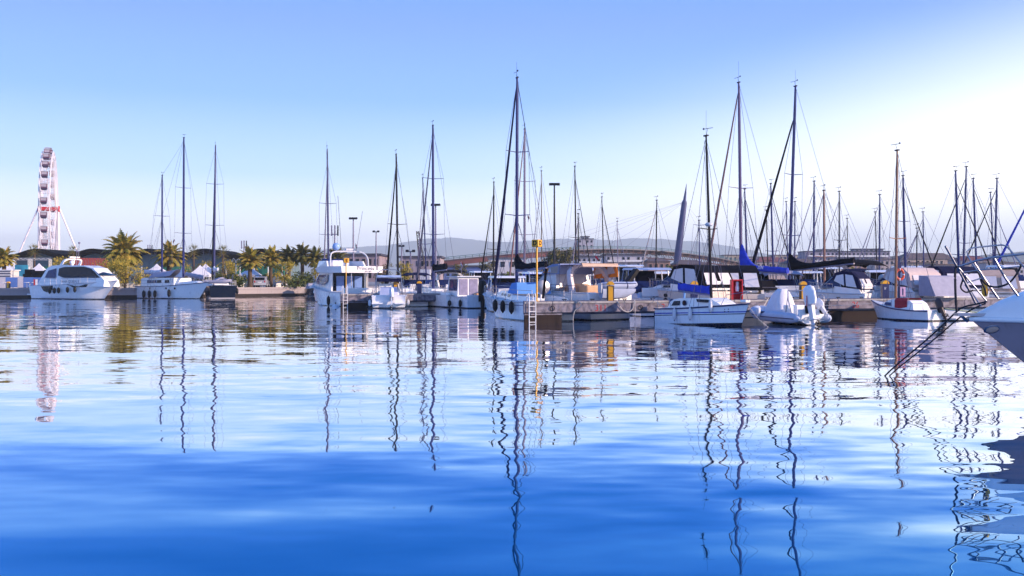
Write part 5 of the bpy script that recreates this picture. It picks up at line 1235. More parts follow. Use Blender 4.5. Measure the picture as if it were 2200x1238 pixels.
def stern_cabin_boat():
    hd = R(97); st = P(835, 655, 70.6); Ln = 6.4; t = thing('small_motorboat', 'small white boat with covered cockpit and one white outboard, stern to the viewer', 'motorboat', (st.x + cos(hd) * Ln / 2, st.y + sin(hd) * Ln / 2, 0), hd)
    b = Boat(t, Ln, 2.75, .95, 1.25, HULLW, .92, .22, .14, .35, -.1, 2.1, rub=GREYW); h = Ln / 2
    cabin([(-.6, .9), (1.9, 1.1), (1.2, 1.75), (-.4, 1.85)], .95, .2, .1, 'cuddy', WHITE, t, .2)
    cabin([(-.7, 2.35), (1.0, 2.3), (.8, 2.42), (-.5, 2.52)], 1.0, .2, 0, 'hardtop', mat('hardtop_blue', (.35, .45, .66), .3), t)
    for s in (-1, 1):
        MB().tube([(-.6, s * .98, 1.0), (-.6, s * .95, 2.35)], .035, 6).build('roof_post', STEEL, t); MB().tube([(.9, s * .85, 1.2), (.7, s * .9, 2.3)], .035, 6).build('roof_post', STEEL, t)
    MB().tube([(-1.2, 1.1, 1.0), (-1.0, .9, 2.7), (-1.0, .5, 2.95), (-1.0, -.5, 2.95), (-1.0, -.9, 2.7), (-1.2, -1.1, 1.0)], .03, 6).build('arch', STEEL, t)
    MB().hexa([(-.9, -1.0, 2.0), (.2, -1.0, 2.0), (.2, 1.0, 2.0), (-.9, 1.0, 2.0), (-.9, -1.05, 2.28), (.2, -1.05, 2.28), (.2, 1.05, 2.28), (-.9, 1.05, 2.28)]).build('rolled_curtain', CANVN, t)
    cabin([(-2.0, .9), (-.9, .9), (-1.0, 1.6), (-1.7, 1.55)], .72, .12, 0, 'console_cover', mat('cover_bluegrey', (.32, .38, .58), .8, bump=.3), t)
    m = MB(); m.box((-2.7, -.55, 1.05), (.4, .5, .35)); m.build('cushion', CANVW, t, bevel=.1)
    MB().box((-h + .1, .0, .75), (.2, 2.5, .5)).build('transom_locker', WHITE, t, bevel=.04)
    for s in (-1, 1):
        MB().box((-h - .25, s * .85, .38), (.5, .8, .1)).build('swim_step', WHITE, t)
    outboard(t, -h - .12, -.22, .72, mat('outboard_bluewhite', (.6, .66, .78), .3), 1.0)
    rails(b, -.4, h * .93, .5, 4, bow=True); rails(b, -h * .95, -.8, .45, 3, name='cockpit_rail')
    for yy, px, lab in ((1, 792, 'white fender at the left corner of the small boat with the white outboard, outer one'), (1, 795, 'white fender at the left corner of the small boat with the white outboard, inner one')):
        fender_at(t, b, px, 1, .3, lab, FENDW, .13, .55, 'white fenders')
    fender_at(t, b, 878, -1, .4, 'white fender at the right side of the small boat with the white outboard', FENDW, .12, .45, 'white fenders')
stern_cabin_boat()
def pilot_boat():
    loc, rz, Ln = berth(1032, 70.5, 958, 77.5); t = thing('small_motorboat', 'white cabin boat with boxy wheelhouse and black outboard', 'motorboat', loc, rz)
    b = Boat(t, Ln, 2.4, .85, 1.15, HULLW, .92, .22, .12, .35, -.05, 2.3, rub=GREYW); h = Ln / 2
    o, y = cabin([(-1.35, .8), (-1.35, 2.30), (-1.2, 2.38), (.75, 2.38), (.95, 2.30), (1.25, 1.35), (1.3, .9)], .92, .06, .08, 'wheelhouse', WHITE, t, .3)
    cabin([(-1.55, 2.36), (1.05, 2.36), (1.0, 2.46), (-1.5, 2.46)], 1.0, .1, 0, 'roof', GREYW, t)
    for x0, x1 in ((-1.15, -.35), (-.25, .75)): side_panels([(x0, 1.3), (x1, 1.3), (x1, 2.2), (x0, 2.2)], y, .015, GLASSB, t)
    for yy, w in ((-.42, .7), (.42, .7)): MB().box((-1.37, yy, 1.6), (.03, w, 1.25)).build('rear_door', mat('curtain_glass', (.30, .28, .42), .2, vary=.3), t)
    coach(b, .9, h * .85, .75, .35, .7, .1, WHITE, 'foredeck')
    MB().box((-h + .08, 0, .8), (.16, 2.1, .4)).build('transom_locker', WHITE, t, bevel=.03)
    m = MB(); m.box((-h + .75, -.3, .95), (.6, .9, .4)); m.build('seat', BEIGE, t, bevel=.06)
    outboard(t, -h - .1, 0, .72, BLACK, 1.6)
    rails(b, .7, h * .93, .5, 4, bow=True)
    fender_at(t, b, 966, 1, .35, 'black fender near the bow of the white cabin boat', FENDB, .14, .5); fender_at(t, b, 989, 1, .2, 'black fender amidships on the white cabin boat', FENDB, .13, .62)
    flagstaff(t, (-.6, .3, 2.4), 1.2, [FLW, FLR], (0, 0))
    p_ = glob(t, (1.6, .2, 1.35)); o = MB().ell((0, 0, .18), (.3, .25, .28), 10, 6).build('orange_bundle', mat('bundle_orange', (.5, .18, .04), .8, vary=.5), None, 50); o.location = (p_.x, p_.y, p_.z); tag(o, 'orange and brown bundle on the foredeck of the white cabin boat', 'bundle')
pilot_boat()

# ------------------------------------------------------------------ the sloop with three fenders
t, b, f, tp = sailboat('white sloop with three black fenders and the tallest dark blue mast, at the pontoon head', (1110, 625), (1111, 168), 53.0, 110, 9.8, 3.1, 1.0, 1.25, striped('sloop_hull', (.78, .79, .82), [(-3, .06, (.01, .01, .04)), (.78, .82, (.015, .03, .2))]), MASTB, .095, .07, (.36, .655), .75, 'furl', CANVN, .085, CANVD, 4.4,
                       dict(hf=.95, hb=.34, w=.2, z=2.65, rise=.12, stripe=CANVG), hood=mat('hood_blue', (.08, .25, .62), .8, bump=.3), wheel=True)
for px, lab in ((1064.5, 'leftmost of the three black fenders on the white sloop'), (1080.5, 'middle of the three black fenders on the white sloop'), (1099, 'rightmost of the three black fenders on the white sloop')): fender_at(t, b, px, 1, .0, lab, FENDB, .14, .70)
m = MB(); m.box((-4.3, .3, 1.95), (.07, .12, 1.6), 0, 0, R(-16)); m.build('dark_oar', CANVD, t)
t, b, f, tp = sailboat('sloop with pale mast and furled red-brown jib, close behind the tallest mast', (1127, 600), (1127, 278), 74, 108, 10, 3.1, mm=MASTP, r=.10, spread=(.345, .675), sw=.95, fore='furl', furlm=mat('furl_redbrown', (.22, .12, .12), .8), furl_r=.07, frac=.98, cover=CANVB, boomlen=3.4, rod=False)
flagstaff(t, (f.x, -.3, ZW(478, 74)), .6, [NAVYP, FLR], (0, 0))

for px in (1215, 1275, 1345, 1405, 1560, 1655, 1705, 1805, 1855, 1985):
    d = (pon(px) - PA).length; m = MB(); m.tube([(d - .13, .16, PZ + .09), (d + .13, .16, PZ + .09)], .022, 5); m.tube([(d - .05, .16, PZ), (d - .05, .16, PZ + .09)], .02, 5); m.tube([(d + .05, .16, PZ), (d + .05, .16, PZ + .09)], .02, 5); m.build('cleat', MASTD, pt1)
for (pa, pb, sag, lab) in (((1405, .16), P(1442, 659, 46.6), .15, 'white stern line from the small striped sailboat to the pontoon'), ((1560, .16), P(1470, 655, 46.0), .2, 'slack white line crossing behind the small striped sailboat'),
                           ((1655, .16), P(1632, 664, 47.6), .12, 'short white line from the inflatable nose to the pontoon')):
    a = pon(*pa) + Vector((0, 0, PZ + .1)); mid = (a + pb) / 2 - Vector((0, 0, sag)); rope([a, mid, pb], lab, .014)
# ------------------------------------------------------------------ cruisers behind the long pontoon
def orange_cruiser():
    hd = R(121); st = P(1312, 640, 49.4); Ln = 8.2; t = thing('motor_cruiser', 'open cruiser with beige arch and orange canopy panels behind the pontoon', 'motorboat', (st.x + cos(hd) * Ln / 2, st.y + sin(hd) * Ln / 2, 0), hd)
    b = Boat(t, Ln, 2.9, 1.45, 1.8, HULLBL, .94, .24, .14, .4, .1, 2.3, rub=GREYW, deck=False); h = Ln / 2
    d = MB(); d.sheet([[(x, s * (b.beam(b.at(x)) - .02) , b.sheer(b.at(x)) - .02) for s in (1, .4, -.4, -1)] for x in (-.2, .8, 1.8, 2.8, 3.6, 4.05)]); d.build('deck', DECKM, t)
    MB().box((-2.1, 0, .78), (3.9, 2.5, .08)).build('cockpit_sole', CREAM, t)
    for s in (-1, 1):
        MB().sheet([[(x, s * (b.beam(b.at(x)) - .02), b.sheer(b.at(x)) - .01), (x, s * (b.beam(b.at(x)) - .26), b.sheer(b.at(x)) + .02), (x, s * (b.beam(b.at(x)) - .30), .8)] for x in (-4.05, -3, -2, -1, -.2)]).build('side_deck', WHITE, t, 50)
    coach(b, -.3, 3.4, 1.05, .38, 1.6, .2, WHITE, 'foredeck')
    prof = [(-.7, 1.6), (1.75, 1.85), (.85, 2.45), (-.5, 2.5)]
    o, y = cabin(prof, 1.2, .14, .06, 'windscreen', CLEARV, t, 0)
    fr = MB()
    for s in (-1, 1): fr.tube([(x, s * (y(x, z) + .02), z) for x, z in (prof[0], prof[1], prof[2], prof[3])], .03, 5)
    fr.tube([(.85, -1.0, 2.46), (.85, 1.0, 2.46)], .03, 5); fr.build('windscreen_frame', STEEL, t)
    top = [(-.9, 2.45), (.9, 2.47), (.5, 2.85), (-.1, 3.02), (-.9, 3.04)]
    o, y2 = cabin(top, 1.16, .16, 0, 'fore_canopy', mat('canvas_bluegrey', (.22, .27, .45), .85, bump=.3), t)
    side_panels([(-.75, 2.5), (.75, 2.52), (.35, 2.82), (-.7, 2.92)], y2, .012, CANVT, t, 'side_curtain')
    side_panels([(.0, 2.53), (.72, 2.54), (.3, 2.80)], y2, .03, ORANGE, t, 'orange_panel'); side_panels([(-.1, 2.56), (.22, 2.56), (.0, 2.82)], y2, .045, CLEARV, t, 'clear_pane')
    a = MB(); arch(a, -2.4, -1.9, 1.35, 3.0, 1.36, .17); a.build('radar_arch', mat('arch_beige', (.60, .52, .55), .5), t, 40)
    MB().sheet([[(x, yy, 3.02 - .06 * (abs(yy) > 1)) for yy in (-1.22, -.8, 0, .8, 1.22)] for x in (-3.2, -2.4, -1.6, -.85)]).build('aft_canopy', mat('canopy_lilac', (.50, .46, .56), .8), t)
    MB().hexa([(-3.25, -1.2, 2.85), (-3.15, -1.2, 3.03), (-3.15, 1.2, 3.03), (-3.25, 1.2, 2.85), (-3.2, -1.2, 2.85), (-3.1, -1.2, 3.03), (-3.1, 1.2, 3.03), (-3.2, 1.2, 2.85)]).build('canopy_roll', CANVT, t)
    s = -1
    MB().hexa([(-3.1, s * 1.24, 2.3), (-.9, s * 1.24, 2.2), (-.9, s * 1.26, 2.2), (-3.1, s * 1.26, 2.3), (-3.0, s * 1.22, 2.98), (-.9, s * 1.22, 2.98), (-.9, s * 1.24, 2.98), (-3.0, s * 1.24, 2.98)]).build('orange_curtain', ORANGE, t)
    for x0 in (-2.85, -1.75): MB().hexa([(x0, s * 1.2, 2.5), (x0 + .75, s * 1.2, 2.42), (x0 + .75, s * 1.235, 2.42), (x0, s * 1.235, 2.5), (x0 + .15, s * 1.19, 2.88), (x0 + .6, s * 1.19, 2.88), (x0 + .6, s * 1.225, 2.88), (x0 + .15, s * 1.225, 2.88)]).build('clear_pane', CLEARV, t)
    for sg in (-1, 1):
        m = MB()
        for xx in (-3.1, -2.0, -.9): m.tube([(-1.2, sg * 1.25, 1.4), (xx, sg * 1.2, 3.0)], .02, 5)
        m.build('canopy_frame', STEEL, t)
    m = MB(); m.box((-2.0, -.75, 1.15), (2.2, .75, .5)).box((-.8, .1, 1.3), (.5, 1.7, .9)).box((-2.0, -1.05, 1.55), (2.2, .18, .45)).box((-2.1, .72, 1.5), (1.8, .42, .85)).box((-3.0, .45, 1.45), (.35, .9, .8)); m.build('seat', BEIGE, t, bevel=.12)
    m = MB(); m.tube([(-2.6, .25, .8), (-2.6, .25, 1.45)], .05, 6); m.box((-2.6, .25, 1.47), (.6, .8, .05)); m.build('table', WHITE, t)
    for yy, w in ((1.15, .55), (-1.0, .85)): MB().box((-h + .12, yy, 1.1), (.24, w, .75)).build('transom_section', WHITE, t, bevel=.06)
    rails(b, .2, h * .93, .55, 5, bow=True); rails(b, -3.0, -.4, .35, 3, name='side_rail', m=NAVYP)
    flagstaff(t, (-2.0, -.6, 3.0), .5, [FLR], (0, 0), fl=.35, fh=.2)
orange_cruiser()
def dinghy_on_edge():
    p = pon(1352, 1.25); t = thing('inflatable_dinghy', 'grey-blue inflatable dinghy tipped on its side behind the yellow-fronted pedestal', 'dinghy', (p.x, p.y, PZ + .55), atan2(PD.y, PD.x))
    g = mat('dinghy_bluegrey', (.34, .40, .56), .6, vary=.15)
    zz, yy = .22, .05
    m = MB(); m.tube([(-1.02, yy, zz), (-.96, yy, zz), (-.5, yy, zz), (.45, yy, zz), (.85, yy, zz * .9 + .03), (1.08, yy + .02, zz + .10)], [.03, .16, .2, .2, .19, .14], 12); m.build('tube', g, t, 60)
    for s in (-.6, .45): MB().tube([(s, yy, zz - .001), (s + .06, yy, zz)], .206, 12).build('band', NAVYP, t, 60)
    MB().loft([[(x, -.14, .05), (x, .3, .05), (x, .34, -.3 * k), (x, .1, -.5 * k), (x, -.06, -.42 * k), (x, -.15, -.2 * k)] for x, k in ((-.95, 1), (-.2, 1.02), (.5, .85), (.95, .35))]).build('hull', g, t, 40); MB().box((-1.0, .1, .1), (.07, .4, .5)).build('transom', GREYW, t)
    m = MB(); m.tube([(-1.0, -.13, .30), (-.2, -.17, .34), (.6, -.17, .33), (1.0, -.12, .32)], .016, 5); m.build('grab_line', NAVYP, t)
dinghy_on_edge()
G2 = 'motor cruisers behind the long pontoon'
cruiser('white cruiser with grey-blue hardtop and dark windows behind the tipped dinghy', 1420, 54, 1335, 62, 2.9, 1.1, 1.5, HULLW, 'hardtop', None, None, 0, mat('hardtop_bluegrey', (.36, .42, .58), .35), zc=2.75, group=G2)
p_ = P(1353, 600, 51); o = MB().box((0, 0, 0), (.22, .5, 1.35), R(20), 0, R(38)).build('raised_gangway', BLACK, None, bevel=.03); o.location = p_; tag(o, 'black gangway board raised aslant behind the tipped dinghy', 'gangway')
t, b = cruiser('cream-hulled cruiser with round portholes and dark bimini with clear curtains', 1552, 51.6, 1394, 57.0, 2.8, 1.5, 1.72, HULLCR, 'tent', CANVD, None, 3, zc=2.95, group=G2)
for px, lab in ((1405, 'dark fender by the leftmost porthole of the cream cruiser'), (1430, 'dark fender by the middle porthole of the cream cruiser')): fender_at(t, b, px, 1, .45, lab, FENDB, .12, .3)
cruiser('cruiser with black cockpit tent and tan arch right of the cream cruiser', 1596, 52.5, 1545, 60.5, 2.7, 1.35, 1.6, HULLCR, 'tent', CANVD, CANVT, 0, CREAM, zc=2.95, group=G2)
# ------------------------------------------------------------------ small white sailboat in front
def small_sailboat():
    loc, rz, Ln = berth(1434, 47.0, 1610, 42.3); t = thing('sailboat', 'small white sailboat with blue and black hull stripes and a short blue sail cover', 'sailboat', loc, rz)
    hm = striped('small_sail_hull', (.80, .81, .84), [(-3, -.43 + .5, (.008, .008, .02)), (.545, .60, (.02, .05, .42)), (.46, .50, (.012, .012, .04))], tilt=.042)
    b = Boat(t, Ln, 2.15, .74, 1.08, hm, .82, .14, .09, .3, .06, 2.1, rub=NAVYP); h = Ln / 2
    q = lambda pts, off=0.0: px_local(t, pts, off)
    pr = q([(1459, 662), (1468, 646), (1480, 640), (1500, 637.5), (1572, 638.5), (1588, 650), (1590, 660)], -.0)
    zs_ = [z for _, z in pr]
    pr = [(-1.9, .70), (-1.75, 1.05), (-1.55, 1.17), (-1.1, 1.24), (.75, 1.28), (1.35, 1.05), (1.5, .95)]
    o, y = cabin(pr, .80, .20, .16, 'cabin', WHITE, t, .1)
    side_panels([(-1.62, .87), (-1.05, .90), (-1.05, 1.12), (-1.48, 1.10)], y, .012, GLASSD, t)
    for s in (-1, 1):
        m = MB().lathe([(.11, -.02), (.11, .02)], n=14, axis='Y').build('porthole', GLASSD, t); m.location = (-.72, s * (y(-.72, 1.02) + .01), 1.02); MB().lathe([(.135, -.012), (.135, .012)], n=14, axis='Y').build('porthole_rim', NAVYP, m)
    side_panels([(.15, 1.08), (1.0, 1.06), (.75, 1.20), (.05, 1.22)], y, .012, GLASSD, t, 'front_window')
    f, tp = Vector((.35, 0, 1.26)), None
    # mast foot on the roof; the truck where the photo shows it
    w0 = glob(t, f); tp = local(t, P(1517, 293, w0.y)); 
    rig(t, b, f, tp, MASTD, .062, (.425,), .62, 'none', rod=1.25, runs=True)
    m = MB(); m.ell(f + (tp - f) * .44 + Vector((.14, -.15, .1)), (.2, .2, .1), 10, 5); m.build('radar_reflector', GREYW, t, 60)
    MB().tube([tuple(f + (tp - f) * .98), (h - .05, 0, 1.15)], .012, 4, False).build('forestay', WIRE, t)
    sail_cover(t, f + Vector((-.06, 0, .16)), (-1.95, 0, 1.60), CANVB, .42, .36, .13, boom=True)
    MB().tube([(-1.55, 0, 1.15), (-1.5, 0, 1.62)], .05, 8).build('boom_crutch', mat('crutch_blue', (.15, .35, .7), .5), t)
    pu = MB()
    for s in (-1, 1):
        MB().tube([b.edge(-2.6, s, .08), b.edge(-2.55, s, .1, .5), b.edge(-1.6, s, .06, .5), b.edge(-1.4, s, .06)], .014, 5).build('stern_rail', STEEL, t)
        pu.tube([b.edge(1.6, s, .05), b.edge(1.8, s, .08, .45), (h + .0, s * .12, 1.6), (h, 0, 1.6)], .014, 5)
    pu.build('pulpit', STEEL, t)
    outboard(t, -h - .05, .45, .62, NAVYP, .62); MB().tube([(-h + .1, .3, .8), (-h + .55, .2, 1.15)], .02, 5).build('tiller', WOOD, t)
    m = MB(); m.box((h - .25, 0, 1.16), (.35, .3, .12)); m.build('anchor_locker', WHITE, t, bevel=.03)
    for px, lab in ((1449, 'leftmost white fender on the small striped sailboat'), (1482.5, 'middle white fender on the small striped sailboat'), (1527, 'rightmost white fender on the small striped sailboat')): fender_at(t, b, px, -1, .02 if px < 1520 else -.28, lab, FENDW, .095, .62, 'white fenders')
    for k in range(2):
        for j in range(2):
            xx = 1.85 + .16 * k; u = b.at(xx); yy = b.beam(u) * (1 - .14 * (.25 + .75 * u ** 1.5) * .3)
            MB().box((xx - .1, -yy - .0, .69 + .07 * xx * .6 - .1 + .11 * j), (.05, .03, .05)).build('logo_square', NAVYP, t)
    rope([glob(t, (h - .1, -.1, 1.1)), (glob(t, (h, -.3, .8)) + P(1656, 703, 42.0)) / 2, P(1656, 703, 42.0) + Vector((0, 0, -.1))], 'white bow line of the small striped sailboat slanting into the water', .012)
    return t, b
small_sailboat()
# ------------------------------------------------------------------ inflatable with the white outboards
def rib():
    loc, rz, Ln = berth(1742, 43.6, 1628, 48.2); t = thing('rigid_inflatable_boat', 'grey rigid inflatable with covered console and two white outboards', 'inflatable boat', loc, rz)
    TB = mat('tube_bluegrey', (.40, .46, .60), .55, vary=.12); h = Ln / 2
    for s in (-1, 1):
        m = MB(); pts = [(-h - .35, s * .82, .33), (-h - .15, s * .84, .33), (-h + .3, s * .86, .34), (0, s * .9, .36), (h * .45, s * .82, .44), (h * .78, s * .5, .54), (h * .96, s * .08, .60)]
        m.tube(pts, [.03, .17, .25, .26, .26, .24, .22], 14); m.build('tube', TB, t, 70)
        k = MB(); k.tube([(x, y + s * (r_ + .005), z - .02) for (x, y, z), r_ in zip(pts[1:6], [.17, .25, .26, .26, .22])], .03, 5); k.build('rubbing_strake', NAVYP, t)
        MB().ell((.2, s * .98, .52), (.38, .16, .09), 10, 5).build('handhold_patch', NAVYP, t, 60)
    MB().loft([[(x, -w, z), (x, 0, z - d), (x, w, z), (x, 0, z + .12)] for x, w, z, d in ((-h - .05, .75, .30, .38), (0, .75, .34, .45), (h * .6, .5, .45, .4), (h * .9, .06, .55, .1))]).build('hull', HULLG, t, 40)
    MB().box((-h * .05, 0, .42), (Ln * .72, 1.25, .06)).build('floor', GREYW, t)
    rg = []
    for z, x0, x1, w in ((.42, -.62, 1.12, .66), (.70, -.56, .98, .60), (1.0, -.46, .78, .52), (1.3, -.34, .56, .42), (1.55, -.24, .40, .30), (1.68, -.14, .26, .20)):
        ring = []
        for j in range(28):
            a = 2 * pi * j / 28; ca, sa = cos(a), sin(a); k = 1 + .05 * sin(a * 5 + z * 3) * (1.7 - z) + .03 * sin(a * 9 - z * 5)
            ring.append(((x0 + x1) / 2 + (x1 - x0) / 2 * (abs(ca) ** .6) * (1 if ca > 0 else -1) * k, w * (abs(sa) ** .6) * (1 if sa > 0 else -1) * k, z + .02 * sin(a * 3)))
        rg.append(ring)
    MB().loft(rg).build('console_cover', CANVW, t, 70)
    MB().box((-1.15, 0, .68), (.45, 1.15, .5)).build('helm_seat', WHITE, t, bevel=.05)
    m = MB()
    for s in (-1, 1): m.tube([(-1.75, s * .62, .5), (-1.45, s * .62, 1.2), (-1.25, s * .5, 1.62)], .026, 6); m.tube([(-1.2, s * .62, .5), (-1.35, s * .55, 1.45)], .022, 6)
    m.tube([(-1.25, -.5, 1.62), (-1.25, .5, 1.62)], .026, 6); m.build('roll_bar', STEEL, t)
    MB().box((-h, 0, .48), (.1, 1.35, .55)).build('transom', WHITE, t)
    OW = mat('outboard_white', (.72, .73, .78), .28, vary=.05)
    a_ = outboard(t, -h - .12, .22, .72, OW, 1.25, R(14)); outboard(t, -h - .12, -.5, .62, OW, .75, R(50))
    MB().box((-h - .38, .22 + .245, 1.15), (.05, .01, .5)).build('red_stripe', RED, a_)
    f_ = glob(t, (-h + .1, -.4, .75)); 
    m = MB(); m.tube([(-h + .3, -.9, .55), (-h + .3, -.9, 1.35), (-h + .35, -.78, 1.45), (-h + .4, -.66, 1.35), (-h + .4, -.66, .55)], .025, 6); m.build('boarding_hoop', STEEL, t)
    fender((loc[0] - 1.25, loc[1] - .15, .78), 'white fender with blue ends between the small sailboat and the inflatable', FENDW, .11, .5, None, 'white fenders')
rib()
# ------------------------------------------------------------------ sloops with the blue and the black boom covers
t, b, f, tp = sailboat('sloop with bright blue lettered sail cover and tall purple-blue mast', (1592, 585), (1587, 178), 61, 112, 10.2, 3.2, 1.1, 1.35, HULLW, mat('mast_purple', (.10, .07, .17), .4, spec=.3), .095, .06, (.49,), .95, 'furl', mat('furl_wine', (.14, .08, .09), .8), .08, CANVB, 4.6, dict(hf=1.7, hb=.36, w=.22, z=2.78, rise=-.28), frac=.985, rod=1.4, hood=CANVD)
q_ = f + Vector((-2.3, .24, 0)); text('ZEN', .3, WHITE2, t, (q_.x, f.y + .215, 2.92), (R(90), R(3), R(180)), 'cover_lettering', .004)
t, b, f, tp = sailboat('sloop with black upswept boom cover and striped black furled jib', (1696, 585), (1709, 186), 62.5, 116, 10.4, 3.2, 1.1, 1.35, HULLW, MASTB, .10, .06, (.265, .565), .85, 'furl', CANVD, .10, CANVD, 5.6, dict(hf=1.15, hb=.34, w=.2, z=2.75, rise=.42), frac=.87, rod=1.1)
t, b, f, tp = sailboat('sailboat with black arched bimini and rust-brown mast', (1771, 590), (1770, 410), 64, 99, 10.2, 3.3, 1.2, 1.4, HULLW, mat('mast_rust', (.26, .12, .09), .5), .08, .10, (.32,), .8, 'furl', MASTP, .05, None, rod=False, hood=CANVN, wheel=True)
bimini(t, -4.7, -1.9, 3.05, 1.35, CANVD, .55, zfoot=1.3)
m = MB(); m.ell((-4.8, -.9, 2.25), (.3, .3, .26), 12, 7); m.tube([(-4.8, -.9, 1.3), (-4.8, -.9, 2.1)], .035, 6); m.build('radome_pole', GREYW, t, 60)
flagstaff(t, (-4.9, 1.3, 1.3), 1.3, [FLR, FLW, NAVYP], (-.3, .0), fl=.55, fh=.4)
# stern-on hull lying along the pontoon with the dark sprayhood
t, b = cruiser('low white boat with dark sprayhood and open white cockpit curtains behind the yellow-fronted pedestal', 1868, 55.2, 1738, 57.5, 2.7, 1.35, 1.5, HULLBL, 'tent', CANVN, None, 0, zc=2.62, group=G2)
t, b = cruiser('cruiser with pale tan cockpit tent behind the wooden mast', 2000, 55.6, 1868, 60.5, 3.0, 1.45, 1.7, HULLW, 'tent', mat('tent_pale_tan', (.56, .44, .42), .85, vary=.12, bump=.3), None, 0, zc=2.85, group=G2)
MB().hexa([(-4.3, -1.3, 1.2), (-3.0, -1.3, 1.2), (-3.0, 1.3, 1.2), (-4.3, 1.3, 1.2), (-3.6, -1.2, 2.35), (-2.9, -1.2, 2.4), (-2.9, 1.2, 2.4), (-3.6, 1.2, 2.35)]).build('aft_curtain', CANVG, t)
t, b = cruiser('cruiser with navy canopy and white raked arch left of the big bow', 2078, 56.5, 1962, 63, 3.0, 1.45, 1.7, HULLW, 'tent', CANVN, WHITE, 0, zc=2.95, group=G2)
cruiser('white cruiser with tan sail roll seen through the big bow rail', 2215, 60.5, 2100, 66, 3.2, 1.5, 1.8, HULLW, 'hardtop', None, None, 0, WHITE, zc=3.0, group=G2)
cruiser('white cruiser partly hidden by the black boom cover sloop', 1690, 62, 1640, 70, 2.8, 1.0, 1.4, HULLW, 'bimini', CANVW, None, 0, zc=2.6, group=G2)
cruiser('small cruiser with beige canopy between the two tall masts', 1660, 66, 1625, 75, 2.7, 1.0, 1.3, HULLCR, 'tent', CANVT, None, 0, zc=2.5, group=G2)
cruiser('far white cruiser with navy bimini above the tan-tented boat', 1868, 68, 1800, 75, 2.8, 1.0, 1.4, HULLW, 'bimini', CANVN, None, 0, zc=2.75, group=G2)
cruiser('far white cruiser left of the navy pedestal, behind the bimini sailboat', 1745, 70, 1700, 79, 2.8, 1.0, 1.4, HULLW, 'hardtop', None, None, 0, zc=2.7, group=G2)
cruiser('white hardtop cruiser with blue window band behind the cream cruiser bow', 1445, 62, 1392, 70, 2.8, 1.1, 1.4, HULLW, 'hardtop', None, None, 0, zc=2.6, group=G2)
cruiser('white cruiser with low blue cover far behind the cream cruiser windscreen', 1475, 74, 1425, 82, 2.8, 1.0, 1.3, HULLW, 'bimini', CANVB, None, 0, zc=2.3, group=G2)
cruiser('white flat-topped boat between the three-fender sloop and the orange-panelled cruiser', 1182, 64, 1128, 72, 2.9, 1.0, 1.4, HULLW, 'hardtop', None, None, 0, zc=2.6, group=G2)
cruiser('white hardtop boat left of the tallest mast, above the sloop bow', 1103, 62, 1062, 69, 2.8, 1.0, 1.4, HULLW, 'hardtop', None, None, 0, zc=2.3, group=G2)
cruiser('white cruiser with arched steel frames under the black bimini, left of the cabin boat', 985, 79, 935, 87, 2.9, 1.2, 1.6, HULLW, 'bimini', CANVD, WHITE, 0, zc=2.8, group=G2)
for k, (xs, Ys, xb, Yb, can, cmm, zc_, lab) in enumerate([
    (1690, 58.5, 1652, 65, 'bimini', CANVG, 2.5, 'open white cruiser with grey bimini just right of the red open cabinet'),
    (1725, 58.5, 1704, 66, 'none', None, 2.5, 'open white runabout with low windscreen behind the white outboards'),
    (1640, 59.5, 1604, 66, 'hardtop', None, 2.6, 'white hardtop cruiser under the root of the bright blue sail cover'),
    (1912, 62, 1880, 70, 'hardtop', None, 2.7, 'white hardtop cruiser showing left of the tan cockpit tent'),
    (2150, 60, 2098, 67, 'tent', CANVT, 2.8, 'white cruiser with tan cockpit tent seen through the middle of the bow rail'),
    (1250, 78, 1212, 86, 'hardtop', None, 3.0, 'far white hardtop cruiser peeping over the blue-grey fore canopy'),
    (1302, 80, 1262, 88, 'bimini', CANVW, 3.0, 'far white cruiser with white bimini seen under the beige arch'),
    (1362, 82, 1330, 90, 'hardtop', None, 3.4, 'far tall white cruiser above the black raised gangway'),
    (1530, 80, 1490, 88, 'hardtop', None, 3.3, 'far white hardtop cruiser behind the black bimini of the cream cruiser'),
    (1790, 84, 1752, 92, 'hardtop', None, 3.2, 'far white hardtop cruiser left of the black arched bimini'),
    (1960, 82, 1925, 90, 'hardtop', None, 3.3, 'far white hardtop cruiser behind the lifebuoy post'),
    (2050, 84, 2010, 92, 'hardtop', None, 3.3, 'far white hardtop cruiser above the navy canopy'),
    (1050, 88, 1015, 95, 'hardtop', None, 2.9, 'far white hardtop cruiser above the wheelhouse of the cabin boat'),
    (905, 86, 872, 93, 'bimini', CANVN, 2.6, 'far white cruiser with navy bimini between the two yellow-topped pedestals'),
    (952, 84, 920, 92, 'none', None, 2.5, 'far open white boat under the dark sail cover of the tall bright blue mast')]):
    cruiser(lab, xs, Ys, xb, Yb, 2.9, 1.2, 1.6, HULLW, can, cmm, None, 0, zc=zc_, group=G2)
